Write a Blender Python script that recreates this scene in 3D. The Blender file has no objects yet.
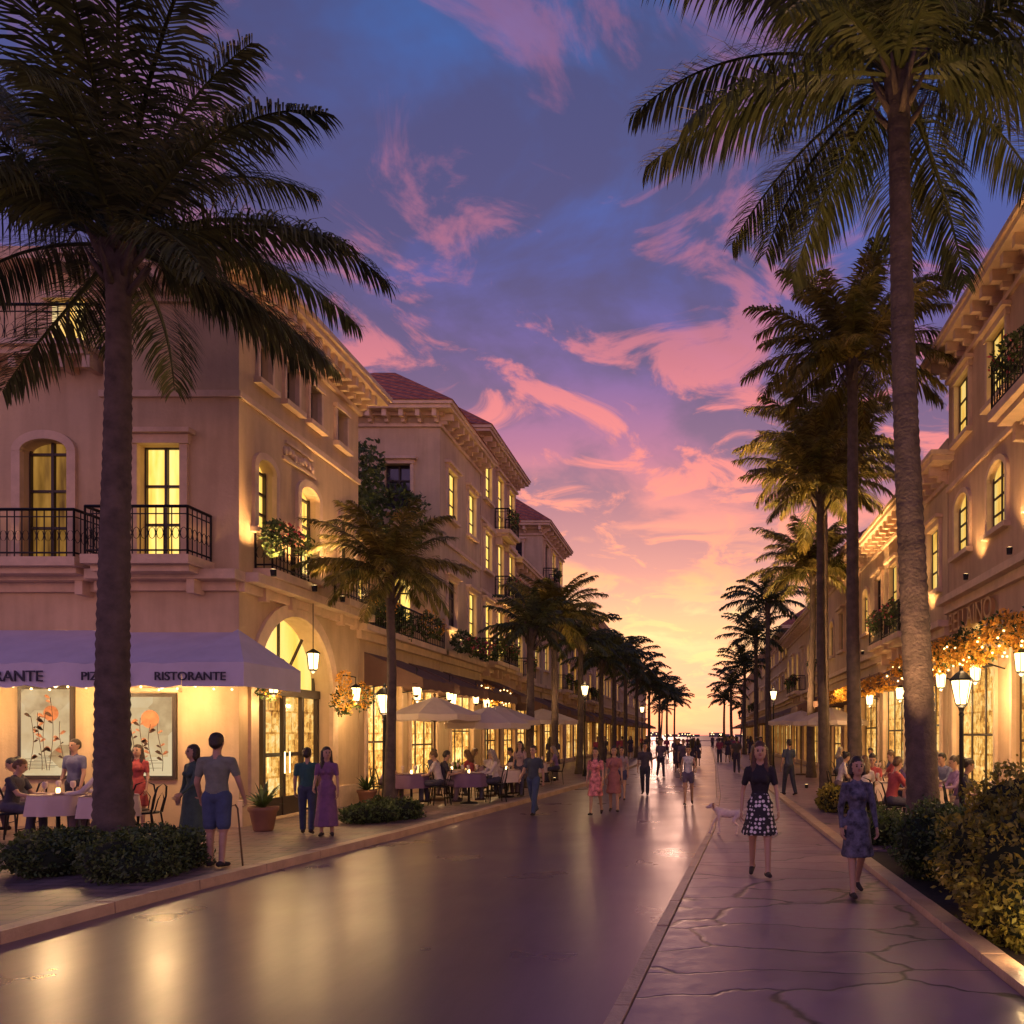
import bpy, math, random
import numpy as np
from mathutils import Vector, Matrix
random.seed(7)
rng = np.random.default_rng(7)
sc = bpy.context.scene
R = math.radians
GZ = 0.10   # pavement height

# ------------------------------------------------------------------ materials
def new_mat(name):
    m = bpy.data.materials.new(name); m.use_nodes = True
    nt = m.node_tree; nt.nodes.clear()
    out = nt.nodes.new('ShaderNodeOutputMaterial')
    return m, nt, out
def nd(nt, t, **kw):
    n = nt.nodes.new(t)
    for k, v in kw.items():
        if k.startswith('i_'):
            key = k[2:]
            n.inputs[int(key) if key.isdigit() else key.replace('_', ' ')].default_value = v
        else: setattr(n, k, v)
    return n
def ramp(nt, stops, interp='LINEAR'):
    r = nt.nodes.new('ShaderNodeValToRGB'); cr = r.color_ramp; cr.interpolation = interp
    while len(cr.elements) < len(stops): cr.elements.new(0.5)
    for e, (p, c) in zip(cr.elements, stops):
        e.position = p
        e.color = (c, c, c, 1) if not hasattr(c, '__len__') else (c[0], c[1], c[2], 1)
    return r
def c4(c): return (c[0], c[1], c[2], 1)
def surf(name, col, rough=.8, var=.18, scale=1.5, bump=.0, bscale=30, metal=0, spec=.4, col2=None, island=False, transl=0):
    m, nt, out = new_mat(name)
    tc = nd(nt, 'ShaderNodeTexCoord')
    nz = nd(nt, 'ShaderNodeTexNoise', i_Scale=scale, i_Detail=6.0, i_Roughness=.6)
    nt.links.new(tc.outputs['Object'], nz.inputs['Vector'])
    a = tuple(max(0, c*(1-var)) for c in col); b = col2 or tuple(min(1, c*(1+var)) for c in col)
    rp = ramp(nt, [(.32, a), (.68, b)])
    nt.links.new(nz.outputs['Fac'], rp.inputs['Fac'])
    src = rp.outputs['Color']
    if island:
        g = nd(nt, 'ShaderNodeNewGeometry')
        r2 = ramp(nt, [(0, .45), (1, 1.45)])
        nt.links.new(g.outputs['Random Per Island'], r2.inputs['Fac'])
        mx = nd(nt, 'ShaderNodeMixRGB', blend_type='MULTIPLY', i_Fac=1.0)
        nt.links.new(src, mx.inputs[1]); nt.links.new(r2.outputs['Color'], mx.inputs[2]); src = mx.outputs[0]
    p = nd(nt, 'ShaderNodeBsdfPrincipled', i_Roughness=rough, i_Metallic=metal)
    p.inputs['Specular IOR Level'].default_value = spec
    nt.links.new(src, p.inputs['Base Color'])
    if bump > 0:
        n2 = nd(nt, 'ShaderNodeTexNoise', i_Scale=bscale, i_Detail=5.0)
        nt.links.new(tc.outputs['Object'], n2.inputs['Vector'])
        bm = nd(nt, 'ShaderNodeBump', i_Strength=bump, i_Distance=.02)
        nt.links.new(n2.outputs['Fac'], bm.inputs['Height']); nt.links.new(bm.outputs['Normal'], p.inputs['Normal'])
    if transl:
        t = nd(nt, 'ShaderNodeBsdfTranslucent'); nt.links.new(src, t.inputs['Color'])
        ms = nd(nt, 'ShaderNodeMixShader', i_Fac=transl)
        nt.links.new(p.outputs[0], ms.inputs[1]); nt.links.new(t.outputs[0], ms.inputs[2])
        nt.links.new(ms.outputs[0], out.inputs[0])
    else: nt.links.new(p.outputs[0], out.inputs[0])
    return m
def stucco(name, col):
    m, nt, out = new_mat(name)
    tc = nd(nt, 'ShaderNodeTexCoord')
    n1 = nd(nt, 'ShaderNodeTexNoise', i_Scale=.6, i_Detail=8.0, i_Roughness=.65)
    mp = nd(nt, 'ShaderNodeMapping'); mp.inputs['Scale'].default_value = (3, 3, .35)
    n2 = nd(nt, 'ShaderNodeTexNoise', i_Scale=1.6, i_Detail=6.0)
    nt.links.new(tc.outputs['Object'], n1.inputs['Vector']); nt.links.new(tc.outputs['Object'], mp.inputs[0]); nt.links.new(mp.outputs[0], n2.inputs['Vector'])
    r1 = ramp(nt, [(.3, tuple(c*.78 for c in col)), (.7, tuple(min(1, c*1.12) for c in col))])
    r2 = ramp(nt, [(.35, (.72, .68, .66)), (.6, (1, 1, 1))])
    nt.links.new(n1.outputs['Fac'], r1.inputs[0]); nt.links.new(n2.outputs['Fac'], r2.inputs[0])
    mx = nd(nt, 'ShaderNodeMixRGB', blend_type='MULTIPLY', i_Fac=.42)
    nt.links.new(r1.outputs[0], mx.inputs[1]); nt.links.new(r2.outputs[0], mx.inputs[2])
    n3 = nd(nt, 'ShaderNodeTexNoise', i_Scale=22.0, i_Detail=6.0); nt.links.new(tc.outputs['Object'], n3.inputs['Vector'])
    bm = nd(nt, 'ShaderNodeBump', i_Strength=.35, i_Distance=.02); nt.links.new(n3.outputs['Fac'], bm.inputs['Height'])
    p = nd(nt, 'ShaderNodeBsdfPrincipled', i_Roughness=.85)
    nt.links.new(mx.outputs[0], p.inputs['Base Color']); nt.links.new(bm.outputs[0], p.inputs['Normal'])
    nt.links.new(p.outputs[0], out.inputs[0]); return m
def glow(name, stops, strength, kind='curtain', scale=2.0):
    m, nt, out = new_mat(name); lk = nt.links.new
    tc = nd(nt, 'ShaderNodeTexCoord')
    sep = nd(nt, 'ShaderNodeSeparateXYZ'); lk(tc.outputs['Object'], sep.inputs[0])
    if kind == 'curtain':
        add = nd(nt, 'ShaderNodeMath', operation='ADD'); lk(sep.outputs[0], add.inputs[0]); lk(sep.outputs[1], add.inputs[1])
        cb = nd(nt, 'ShaderNodeCombineXYZ'); lk(add.outputs[0], cb.inputs[0])
        m2 = nd(nt, 'ShaderNodeMath', operation='MULTIPLY'); m2.inputs[1].default_value = .18; lk(sep.outputs[2], m2.inputs[0]); lk(m2.outputs[0], cb.inputs[2])
        nz = nd(nt, 'ShaderNodeTexNoise', i_Scale=scale*2.2, i_Detail=4.0); lk(cb.outputs[0], nz.inputs['Vector']); f = nz.outputs['Fac']
    else:
        v = nd(nt, 'ShaderNodeTexVoronoi', i_Scale=scale, distance='CHEBYCHEV'); lk(tc.outputs['Object'], v.inputs['Vector'])
        s2 = nd(nt, 'ShaderNodeSeparateColor'); lk(v.outputs['Color'], s2.inputs[0])
        nz = nd(nt, 'ShaderNodeTexNoise', i_Scale=scale*2.6, i_Detail=5.0); lk(tc.outputs['Object'], nz.inputs['Vector'])
        a = nd(nt, 'ShaderNodeMath', operation='MULTIPLY'); a.inputs[1].default_value = .45; lk(s2.outputs[0], a.inputs[0])
        b = nd(nt, 'ShaderNodeMath', operation='MULTIPLY_ADD'); b.inputs[1].default_value = .6; lk(nz.outputs['Fac'], b.inputs[0]); lk(a.outputs[0], b.inputs[2]); f = b.outputs[0]
        if kind == 'shelves':
            ad = nd(nt, 'ShaderNodeMath', operation='ADD'); lk(sep.outputs[0], ad.inputs[0]); lk(sep.outputs[1], ad.inputs[1])
            cb = nd(nt, 'ShaderNodeCombineXYZ'); lk(ad.outputs[0], cb.inputs[0]); lk(sep.outputs[2], cb.inputs[1])
            br = nd(nt, 'ShaderNodeTexBrick', i_Scale=1.0); br.inputs['Brick Width'].default_value = .27; br.inputs['Row Height'].default_value = .46; br.inputs['Mortar Size'].default_value = .022; br.inputs['Bias'].default_value = .1
            br.inputs['Color1'].default_value = (.95,.95,.95,1); br.inputs['Color2'].default_value = (.25,.25,.25,1); br.inputs['Mortar'].default_value = (.16,.16,.16,1); lk(cb.outputs[0], br.inputs['Vector'])
            sb = nd(nt, 'ShaderNodeSeparateColor'); lk(br.outputs['Color'], sb.inputs[0])
            n0 = nd(nt, 'ShaderNodeTexNoise', i_Scale=1.1, i_Detail=3.0); lk(tc.outputs['Object'], n0.inputs['Vector'])
            k1 = nd(nt, 'ShaderNodeMath', operation='MULTIPLY_ADD'); k1.inputs[1].default_value = .32; lk(sb.outputs[0], k1.inputs[0])
            k2 = nd(nt, 'ShaderNodeMath', operation='MULTIPLY'); k2.inputs[1].default_value = .62; lk(f, k2.inputs[0])
            k3 = nd(nt, 'ShaderNodeMath', operation='MULTIPLY_ADD'); k3.inputs[1].default_value = .75; k3.inputs[2].default_value = -.30; lk(n0.outputs['Fac'], k3.inputs[0])
            k4 = nd(nt, 'ShaderNodeMath', operation='ADD'); lk(k2.outputs[0], k4.inputs[0]); lk(k3.outputs[0], k4.inputs[1]); lk(k4.outputs[0], k1.inputs[2]); f = k1.outputs[0]
    rp = ramp(nt, stops); lk(f, rp.inputs[0])
    e = nd(nt, 'ShaderNodeEmission', i_Strength=strength); lk(rp.outputs[0], e.inputs[0])
    gl = nd(nt, 'ShaderNodeBsdfGlossy', i_Roughness=.08); gl.inputs[0].default_value = (.5, .5, .5, 1)
    fr = nd(nt, 'ShaderNodeFresnel', i_IOR=1.45)
    fm_ = nd(nt, 'ShaderNodeMath', operation='MULTIPLY'); fm_.inputs[1].default_value = .4; lk(fr.outputs[0], fm_.inputs[0])
    ms = nd(nt, 'ShaderNodeMixShader'); lk(fm_.outputs[0], ms.inputs[0]); lk(e.outputs[0], ms.inputs[1]); lk(gl.outputs[0], ms.inputs[2])
    lk(ms.outputs[0], out.inputs[0]); return m
def emit(name, col, s):
    m, nt, out = new_mat(name)
    e = nd(nt, 'ShaderNodeEmission', i_Strength=s); e.inputs[0].default_value = c4(col)
    nt.links.new(e.outputs[0], out.inputs[0]); return m

M = {}
M['stA'] = stucco('stucco_cream', (.62, .45, .26))
M['stB'] = stucco('stucco_sand', (.57, .41, .24))
M['stC'] = stucco('stucco_rose', (.58, .40, .24))
M['stD'] = stucco('stucco_pale', (.60, .45, .27))
M['trim'] = surf('carved_stone_trim', (.64, .47, .31), .75, .15, 3, .2, 40)
M['frame'] = surf('dark_window_frame', (.05, .035, .025), .5, .2)
M['iron'] = surf('wrought_iron', (.015, .014, .016), .45, .2, metal=.6)
M['win'] = glow('lit_window_glass', [(.25, (.55, .22, .03)), (.45, (1, .58, .10)), (.7, (1, .75, .25))], 1.5)
M['windim'] = glow('dim_window_glass', [(.3, (.10, .04, .01)), (.6, (.55, .27, .05)), (.8, (.9, .5, .12))], .6)
M['shop'] = glow('shop_interior_glow', [(.24, (.16, .05, .008)), (.44, (.60, .25, .045)), (.62, (1, .54, .12)), (.85, (1, .78, .34))], 1.7, 'shelves', 9.0)
M['lun'] = glow('lunette_glass', [(.3, (1, .5, .06)), (.5, (1, .66, .14)), (.75, (1, .8, .3))], 1.35, 'curtain', .5)
M['dark'] = surf('dark_glass', (.03, .03, .05), .08, .2, spec=.8)
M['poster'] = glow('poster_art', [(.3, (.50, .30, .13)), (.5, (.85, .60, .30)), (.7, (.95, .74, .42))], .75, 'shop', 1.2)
M['ink'] = surf('poster_ink', (.07, .035, .02), .8, .3, 6)
M['ink2'] = surf('poster_wash', (.45, .20, .10), .8, .4, 6)
M['bulb'] = emit('lamp_glow', (1, .68, .28), 6)
M['tiny'] = emit('string_light', (1, .68, .28), 5)
M['awnW'] = surf('awning_canvas_lilac', (.55, .5, .6), .8, .08, 2, .15, 60)
M['awnD'] = surf('awning_canvas_brown', (.14, .08, .06), .85, .15)
M['awnC'] = surf('awning_canvas_cream', (.45, .38, .33), .85, .1, transl=.2)
M['umb'] = surf('umbrella_canvas', (.6, .5, .45), .85, .08, transl=.3)
M['wood'] = surf('dark_wood', (.08, .04, .02), .5, .3, 6)
M['cloth'] = surf('table_cloth', (.55, .42, .38), .9, .08)
M['clothP'] = surf('table_cloth_plum', (.16, .09, .17), .9, .1)
M['text'] = surf('sign_lettering', (.03, .025, .05), .6, .1)
M['textG'] = surf('gilded_lettering', (.55, .34, .14), .4, .1, metal=.3)
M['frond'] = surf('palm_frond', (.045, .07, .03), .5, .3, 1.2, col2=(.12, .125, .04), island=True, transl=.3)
M['frondG'] = surf('palm_frond_lit_tint', (.10, .12, .03), .5, .3, 1.2, col2=(.32, .24, .05), island=True, transl=.35)  # golden lamp light put into the frond base colour
M['trunk'] = surf('palm_trunk', (.09, .065, .055), .9, .35, 5, .8, 25)
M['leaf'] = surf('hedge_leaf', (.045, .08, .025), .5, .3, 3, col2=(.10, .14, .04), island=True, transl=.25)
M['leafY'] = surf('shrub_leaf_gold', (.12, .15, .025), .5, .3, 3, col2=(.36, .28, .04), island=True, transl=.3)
M['flower'] = surf('bougainvillea', (.55, .08, .12), .6, .3, 3, island=True, transl=.3)
M['flowerY'] = surf('golden_blossom', (.80, .42, .06), .6, .3, 3, island=True, transl=.4)
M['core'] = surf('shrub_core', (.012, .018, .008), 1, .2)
M['pot'] = surf('terracotta', (.25, .12, .07), .8, .2)
M['soil'] = surf('planting_soil', (.03, .02, .015), 1, .3, 6, .5, 30)
M['kerb'] = surf('kerb_stone', (.45, .30, .2), .45, .2, 2.5, .4, 30)

def tile_mat():
    m, nt, out = new_mat('clay_roof_tile')
    tc = nd(nt, 'ShaderNodeTexCoord')
    w1 = nd(nt, 'ShaderNodeTexWave', i_Scale=1.6, wave_type='BANDS', bands_direction='Z', wave_profile='SAW')
    w2 = nd(nt, 'ShaderNodeTexWave', i_Scale=1.3, wave_type='BANDS', bands_direction='DIAGONAL')
    n = nd(nt, 'ShaderNodeTexNoise', i_Scale=5.0)
    for k in (w1, w2, n): nt.links.new(tc.outputs['Object'], k.inputs['Vector'])
    rp = ramp(nt, [(.3, (.26, .07, .04)), (.7, (.50, .17, .09))]); nt.links.new(n.outputs['Fac'], rp.inputs[0])
    ad = nd(nt, 'ShaderNodeMath', operation='ADD'); nt.links.new(w1.outputs['Fac'], ad.inputs[0]); nt.links.new(w2.outputs['Fac'], ad.inputs[1])
    bm = nd(nt, 'ShaderNodeBump', i_Strength=1.0, i_Distance=.12); nt.links.new(ad.outputs[0], bm.inputs['Height'])
    p = nd(nt, 'ShaderNodeBsdfPrincipled', i_Roughness=.7); nt.links.new(rp.outputs[0], p.inputs['Base Color']); nt.links.new(bm.outputs[0], p.inputs['Normal'])
    nt.links.new(p.outputs[0], out.inputs[0]); return m
M['tile'] = tile_mat()

def road_mat():
    m, nt, out = new_mat('wet_asphalt')
    tc = nd(nt, 'ShaderNodeTexCoord')
    n1 = nd(nt, 'ShaderNodeTexNoise', i_Scale=.7, i_Detail=3.0, i_Roughness=.5)
    n2 = nd(nt, 'ShaderNodeTexNoise', i_Scale=14.0, i_Detail=2.0)
    mp = nd(nt, 'ShaderNodeMapping'); mp.inputs['Scale'].default_value = (2.2, .35, 1)
    n3 = nd(nt, 'ShaderNodeTexNoise', i_Scale=3.0, i_Detail=8.0, i_Roughness=.7)
    nt.links.new(tc.outputs['Object'], n1.inputs['Vector']); nt.links.new(tc.outputs['Object'], n2.inputs['Vector'])
    nt.links.new(tc.outputs['Object'], mp.inputs[0]); nt.links.new(mp.outputs[0], n3.inputs['Vector'])
    rp = ramp(nt, [(.1, (.080, .046, .072)), (.9, (.16, .09, .125))]); nt.links.new(n3.outputs['Fac'], rp.inputs[0])
    rr = ramp(nt, [(.05, .21), (.95, .40)]); nt.links.new(n1.outputs['Fac'], rr.inputs[0])
    bm = nd(nt, 'ShaderNodeBump', i_Strength=.04, i_Distance=.01); nt.links.new(n2.outputs['Fac'], bm.inputs['Height'])
    p = nd(nt, 'ShaderNodeBsdfPrincipled'); p.inputs['Specular IOR Level'].default_value = 1.0
    nt.links.new(rp.outputs[0], p.inputs['Base Color']); nt.links.new(rr.outputs[0], p.inputs['Roughness']); nt.links.new(bm.outputs[0], p.inputs['Normal'])
    nt.links.new(p.outputs[0], out.inputs[0]); return m
M['road'] = road_mat()
def flag_mat():
    m, nt, out = new_mat('flagstone_paving')
    tc = nd(nt, 'ShaderNodeTexCoord')
    nw = nd(nt, 'ShaderNodeTexNoise', i_Scale=1.3, i_Detail=4.0)
    nt.links.new(tc.outputs['Object'], nw.inputs['Vector'])
    mx = nd(nt, 'ShaderNodeMixRGB', blend_type='LINEAR_LIGHT', i_Fac=.28); nt.links.new(tc.outputs['Object'], mx.inputs[1]); nt.links.new(nw.outputs['Color'], mx.inputs[2])
    mp = nd(nt, 'ShaderNodeMapping'); mp.inputs['Scale'].default_value = (.55, 1.5, 1); nt.links.new(mx.outputs[0], mp.inputs[0])
    v = nd(nt, 'ShaderNodeTexVoronoi', feature='DISTANCE_TO_EDGE', i_Scale=1.0); nt.links.new(mp.outputs[0], v.inputs['Vector'])
    v2 = nd(nt, 'ShaderNodeTexVoronoi', i_Scale=1.0); nt.links.new(mp.outputs[0], v2.inputs['Vector'])
    cr = ramp(nt, [(.0, 0), (.03, 1)], 'EASE'); nt.links.new(v.outputs['Distance'], cr.inputs[0])
    s = nd(nt, 'ShaderNodeSeparateColor'); nt.links.new(v2.outputs['Color'], s.inputs[0])
    n = nd(nt, 'ShaderNodeTexNoise', i_Scale=5.0, i_Detail=8.0, i_Roughness=.7); nt.links.new(tc.outputs['Object'], n.inputs['Vector'])
    av = nd(nt, 'ShaderNodeMath', operation='MULTIPLY_ADD'); av.inputs[1].default_value = .35; nt.links.new(s.outputs[0], av.inputs[0]); nt.links.new(n.outputs['Fac'], av.inputs[2])
    rp = ramp(nt, [(.35, (.16, .092, .125)), (.9, (.30, .18, .21))]); nt.links.new(av.outputs[0], rp.inputs[0])
    mc = nd(nt, 'ShaderNodeMixRGB'); nt.links.new(cr.outputs[0], mc.inputs[0]); mc.inputs[1].default_value = (.03, .02, .02, 1); nt.links.new(rp.outputs[0], mc.inputs[2])
    h = nd(nt, 'ShaderNodeMath', operation='MULTIPLY_ADD'); h.inputs[1].default_value = .5; nt.links.new(n.outputs['Fac'], h.inputs[0]); nt.links.new(cr.outputs[0], h.inputs[2])
    bm = nd(nt, 'ShaderNodeBump', i_Strength=.22, i_Distance=.015); nt.links.new(h.outputs[0], bm.inputs['Height'])
    rr = ramp(nt, [(.3, .28), (.7, .5)]); nt.links.new(n.outputs['Fac'], rr.inputs[0])
    p = nd(nt, 'ShaderNodeBsdfPrincipled'); p.inputs['Specular IOR Level'].default_value = .7
    nt.links.new(mc.outputs[0], p.inputs['Base Color']); nt.links.new(rr.outputs[0], p.inputs['Roughness']); nt.links.new(bm.outputs[0], p.inputs['Normal'])
    nt.links.new(p.outputs[0], out.inputs[0]); return m
M['flag'] = flag_mat()
def brick_mat():
    m, nt, out = new_mat('brick_paving')
    tc = nd(nt, 'ShaderNodeTexCoord')
    b = nd(nt, 'ShaderNodeTexBrick', i_Scale=1.0); b.inputs['Brick Width'].default_value = .42; b.inputs['Row Height'].default_value = .21
    b.inputs['Mortar Size'].default_value = .012; b.inputs['Color1'].default_value = (.24, .15, .14, 1); b.inputs['Color2'].default_value = (.16, .105, .12, 1); b.inputs['Mortar'].default_value = (.04, .03, .03, 1)
    nt.links.new(tc.outputs['Object'], b.inputs['Vector'])
    n = nd(nt, 'ShaderNodeTexNoise', i_Scale=2.0, i_Detail=6.0); nt.links.new(tc.outputs['Object'], n.inputs['Vector'])
    r2 = ramp(nt, [(.3, .6), (.7, 1.2)]); nt.links.new(n.outputs['Fac'], r2.inputs[0])
    mx = nd(nt, 'ShaderNodeMixRGB', blend_type='MULTIPLY', i_Fac=1.0); nt.links.new(b.outputs['Color'], mx.inputs[1]); nt.links.new(r2.outputs[0], mx.inputs[2])
    rr = ramp(nt, [(.3, .3), (.7, .55)]); nt.links.new(n.outputs['Fac'], rr.inputs[0])
    bm = nd(nt, 'ShaderNodeBump', i_Strength=.4, i_Distance=-.02); nt.links.new(b.outputs['Fac'], bm.inputs['Height'])
    p = nd(nt, 'ShaderNodeBsdfPrincipled'); nt.links.new(mx.outputs[0], p.inputs['Base Color']); nt.links.new(rr.outputs[0], p.inputs['Roughness']); nt.links.new(bm.outputs[0], p.inputs['Normal'])
    nt.links.new(p.outputs[0], out.inputs[0]); return m
M['brick'] = brick_mat()
M['ground'] = surf('ground_earth', (.09, .07, .075), .8, .2, .3, .3, 5)
M['sea'] = surf('sea_water', (.03, .02, .06), .4, .2, .1, .5, 1.5, spec=.6)

# ------------------------------------------------------------------ mesh helpers
class MB:
    def __init__(s): s.v = []; s.f = []
    def add(s, vs, fs):
        o = len(s.v); s.v += [tuple(p) for p in vs]; s.f += [tuple(i+o for i in f) for f in fs]
    def box(s, x0, x1, y0, y1, z0, z1):
        s.add([(x0,y0,z0),(x1,y0,z0),(x1,y1,z0),(x0,y1,z0),(x0,y0,z1),(x1,y0,z1),(x1,y1,z1),(x0,y1,z1)],
              [(0,3,2,1),(4,5,6,7),(0,1,5,4),(1,2,6,5),(2,3,7,6),(3,0,4,7)])
    def tube(s, pts, rad, seg=8, cap=True):
        pts = [Vector(p) for p in pts]; n = len(pts)
        if not hasattr(rad, '__len__'): rad = [rad]*n
        vs = []; fs = []
        t0 = (pts[1]-pts[0]).normalized(); ref = Vector((1,0,0)) if abs(t0.x) < .9 else Vector((0,1,0))
        for i in range(n):
            t = (pts[min(i+1,n-1)]-pts[max(i-1,0)]).normalized()
            u = ref - t*ref.dot(t); u.normalize(); v = t.cross(u)
            for k in range(seg):
                a = 2*math.pi*k/seg; vs.append(pts[i]+(u*math.cos(a)+v*math.sin(a))*rad[i])
        for i in range(n-1):
            for k in range(seg):
                k2 = (k+1) % seg; fs.append((i*seg+k, i*seg+k2, (i+1)*seg+k2, (i+1)*seg+k))
        if cap: fs.append(tuple(range(seg))[::-1]); fs.append(tuple((n-1)*seg+k for k in range(seg)))
        s.add(vs, fs)
    def lathe(s, c, prof, seg=16):
        vs = []; n = len(prof)
        for r, z in prof:
            r = max(r, .0005)
            for k in range(seg): a = 2*math.pi*k/seg; vs.append((c[0]+r*math.cos(a), c[1]+r*math.sin(a), c[2]+z))
        fs = [(i*seg+k, i*seg+(k+1)%seg, (i+1)*seg+(k+1)%seg, (i+1)*seg+k) for i in range(n-1) for k in range(seg)]
        fs += [tuple(range(seg))[::-1], tuple((n-1)*seg+k for k in range(seg))]
        s.add(vs, fs)
    def obj(s, name, mat, parent=None, smooth=False, loc=None, rot=0, sc_=1):
        me = bpy.data.meshes.new(name); me.from_pydata(s.v, [], s.f); me.update()
        mats = mat if isinstance(mat, list) else [mat]
        for m in mats: me.materials.append(m)
        if smooth: me.polygons.foreach_set('use_smooth', [True]*len(me.polygons))
        return put(name, me, parent, loc, rot, sc_)
def put(name, me, parent=None, loc=None, rot=0, sc_=1):
    o = bpy.data.objects.new(name, me); sc.collection.objects.link(o)
    if loc: o.location = loc
    o.rotation_euler[2] = rot
    o.scale = (sc_,)*3
    if parent: o.parent = parent
    return o
def empty(name, loc=(0,0,0), rot=0):
    o = bpy.data.objects.new(name, None); sc.collection.objects.link(o); o.location = loc; o.rotation_euler[2] = rot; o.empty_display_size = .3
    return o
def plight(parent, loc, power, col=(1, .62, .28), r=.08, name='light'):
    l = bpy.data.lights.new(name, 'POINT'); l.energy = power; l.color = col; l.shadow_soft_size = r
    o = bpy.data.objects.new(name, l); sc.collection.objects.link(o); o.location = loc
    if parent: o.parent = parent
    return o

# ------------------------------------------------------------------ building kit
class Bld:
    def __init__(s, name, wallmat, trim='trim'):
        s.e = empty(name); s.mb = {}; s.wm = wallmat; s.trim = trim
    def g(s, k):
        if k not in s.mb: s.mb[k] = MB()
        return s.mb[k]
    def done(s):
        mats = {'walls': s.wm, 'stone_trim': M[s.trim], 'window_frames': M['frame'], 'lit_windows': M['win'], 'dim_windows': M['windim'], 'shop_windows': M['shop'],
                'lunette': M['lun'], 'dark_windows': M['dark'], 'railings': M['iron'], 'roof': M['tile'], 'awning': M['awnD'], 'awning_cream': M['awnC'],
                'awning_lilac': M['awnW'], 'posters': M['poster'], 'ink': M['ink'], 'wash': M['ink2'], 'lantern_glass': M['bulb'], 'leaves': M['leaf'], 'doors': M['wood'],
                'flowers': M['flower'], 'garland': M['flowerY'], 'string_lights': M['tiny']}
        for k, b in s.mb.items(): b.obj(k, mats[k], s.e)
class Fr:  # wall frame
    def __init__(s, o, u, n): s.o = Vector((o[0], o[1], 0)); s.u = Vector((u[0], u[1], 0)); s.n = Vector((n[0], n[1], 0))
    def p(s, a, b, d=0): return s.o + s.u*a + Vector((0,0,b)) + s.n*d
    def box(s, mb, a0, a1, b0, b1, d0, d1):
        P = s.p
        mb.add([P(a0,b0,d0),P(a1,b0,d0),P(a1,b0,d1),P(a0,b0,d1),P(a0,b1,d0),P(a1,b1,d0),P(a1,b1,d1),P(a0,b1,d1)],
               [(0,3,2,1),(4,5,6,7),(0,1,5,4),(1,2,6,5),(2,3,7,6),(3,0,4,7)])
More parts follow.
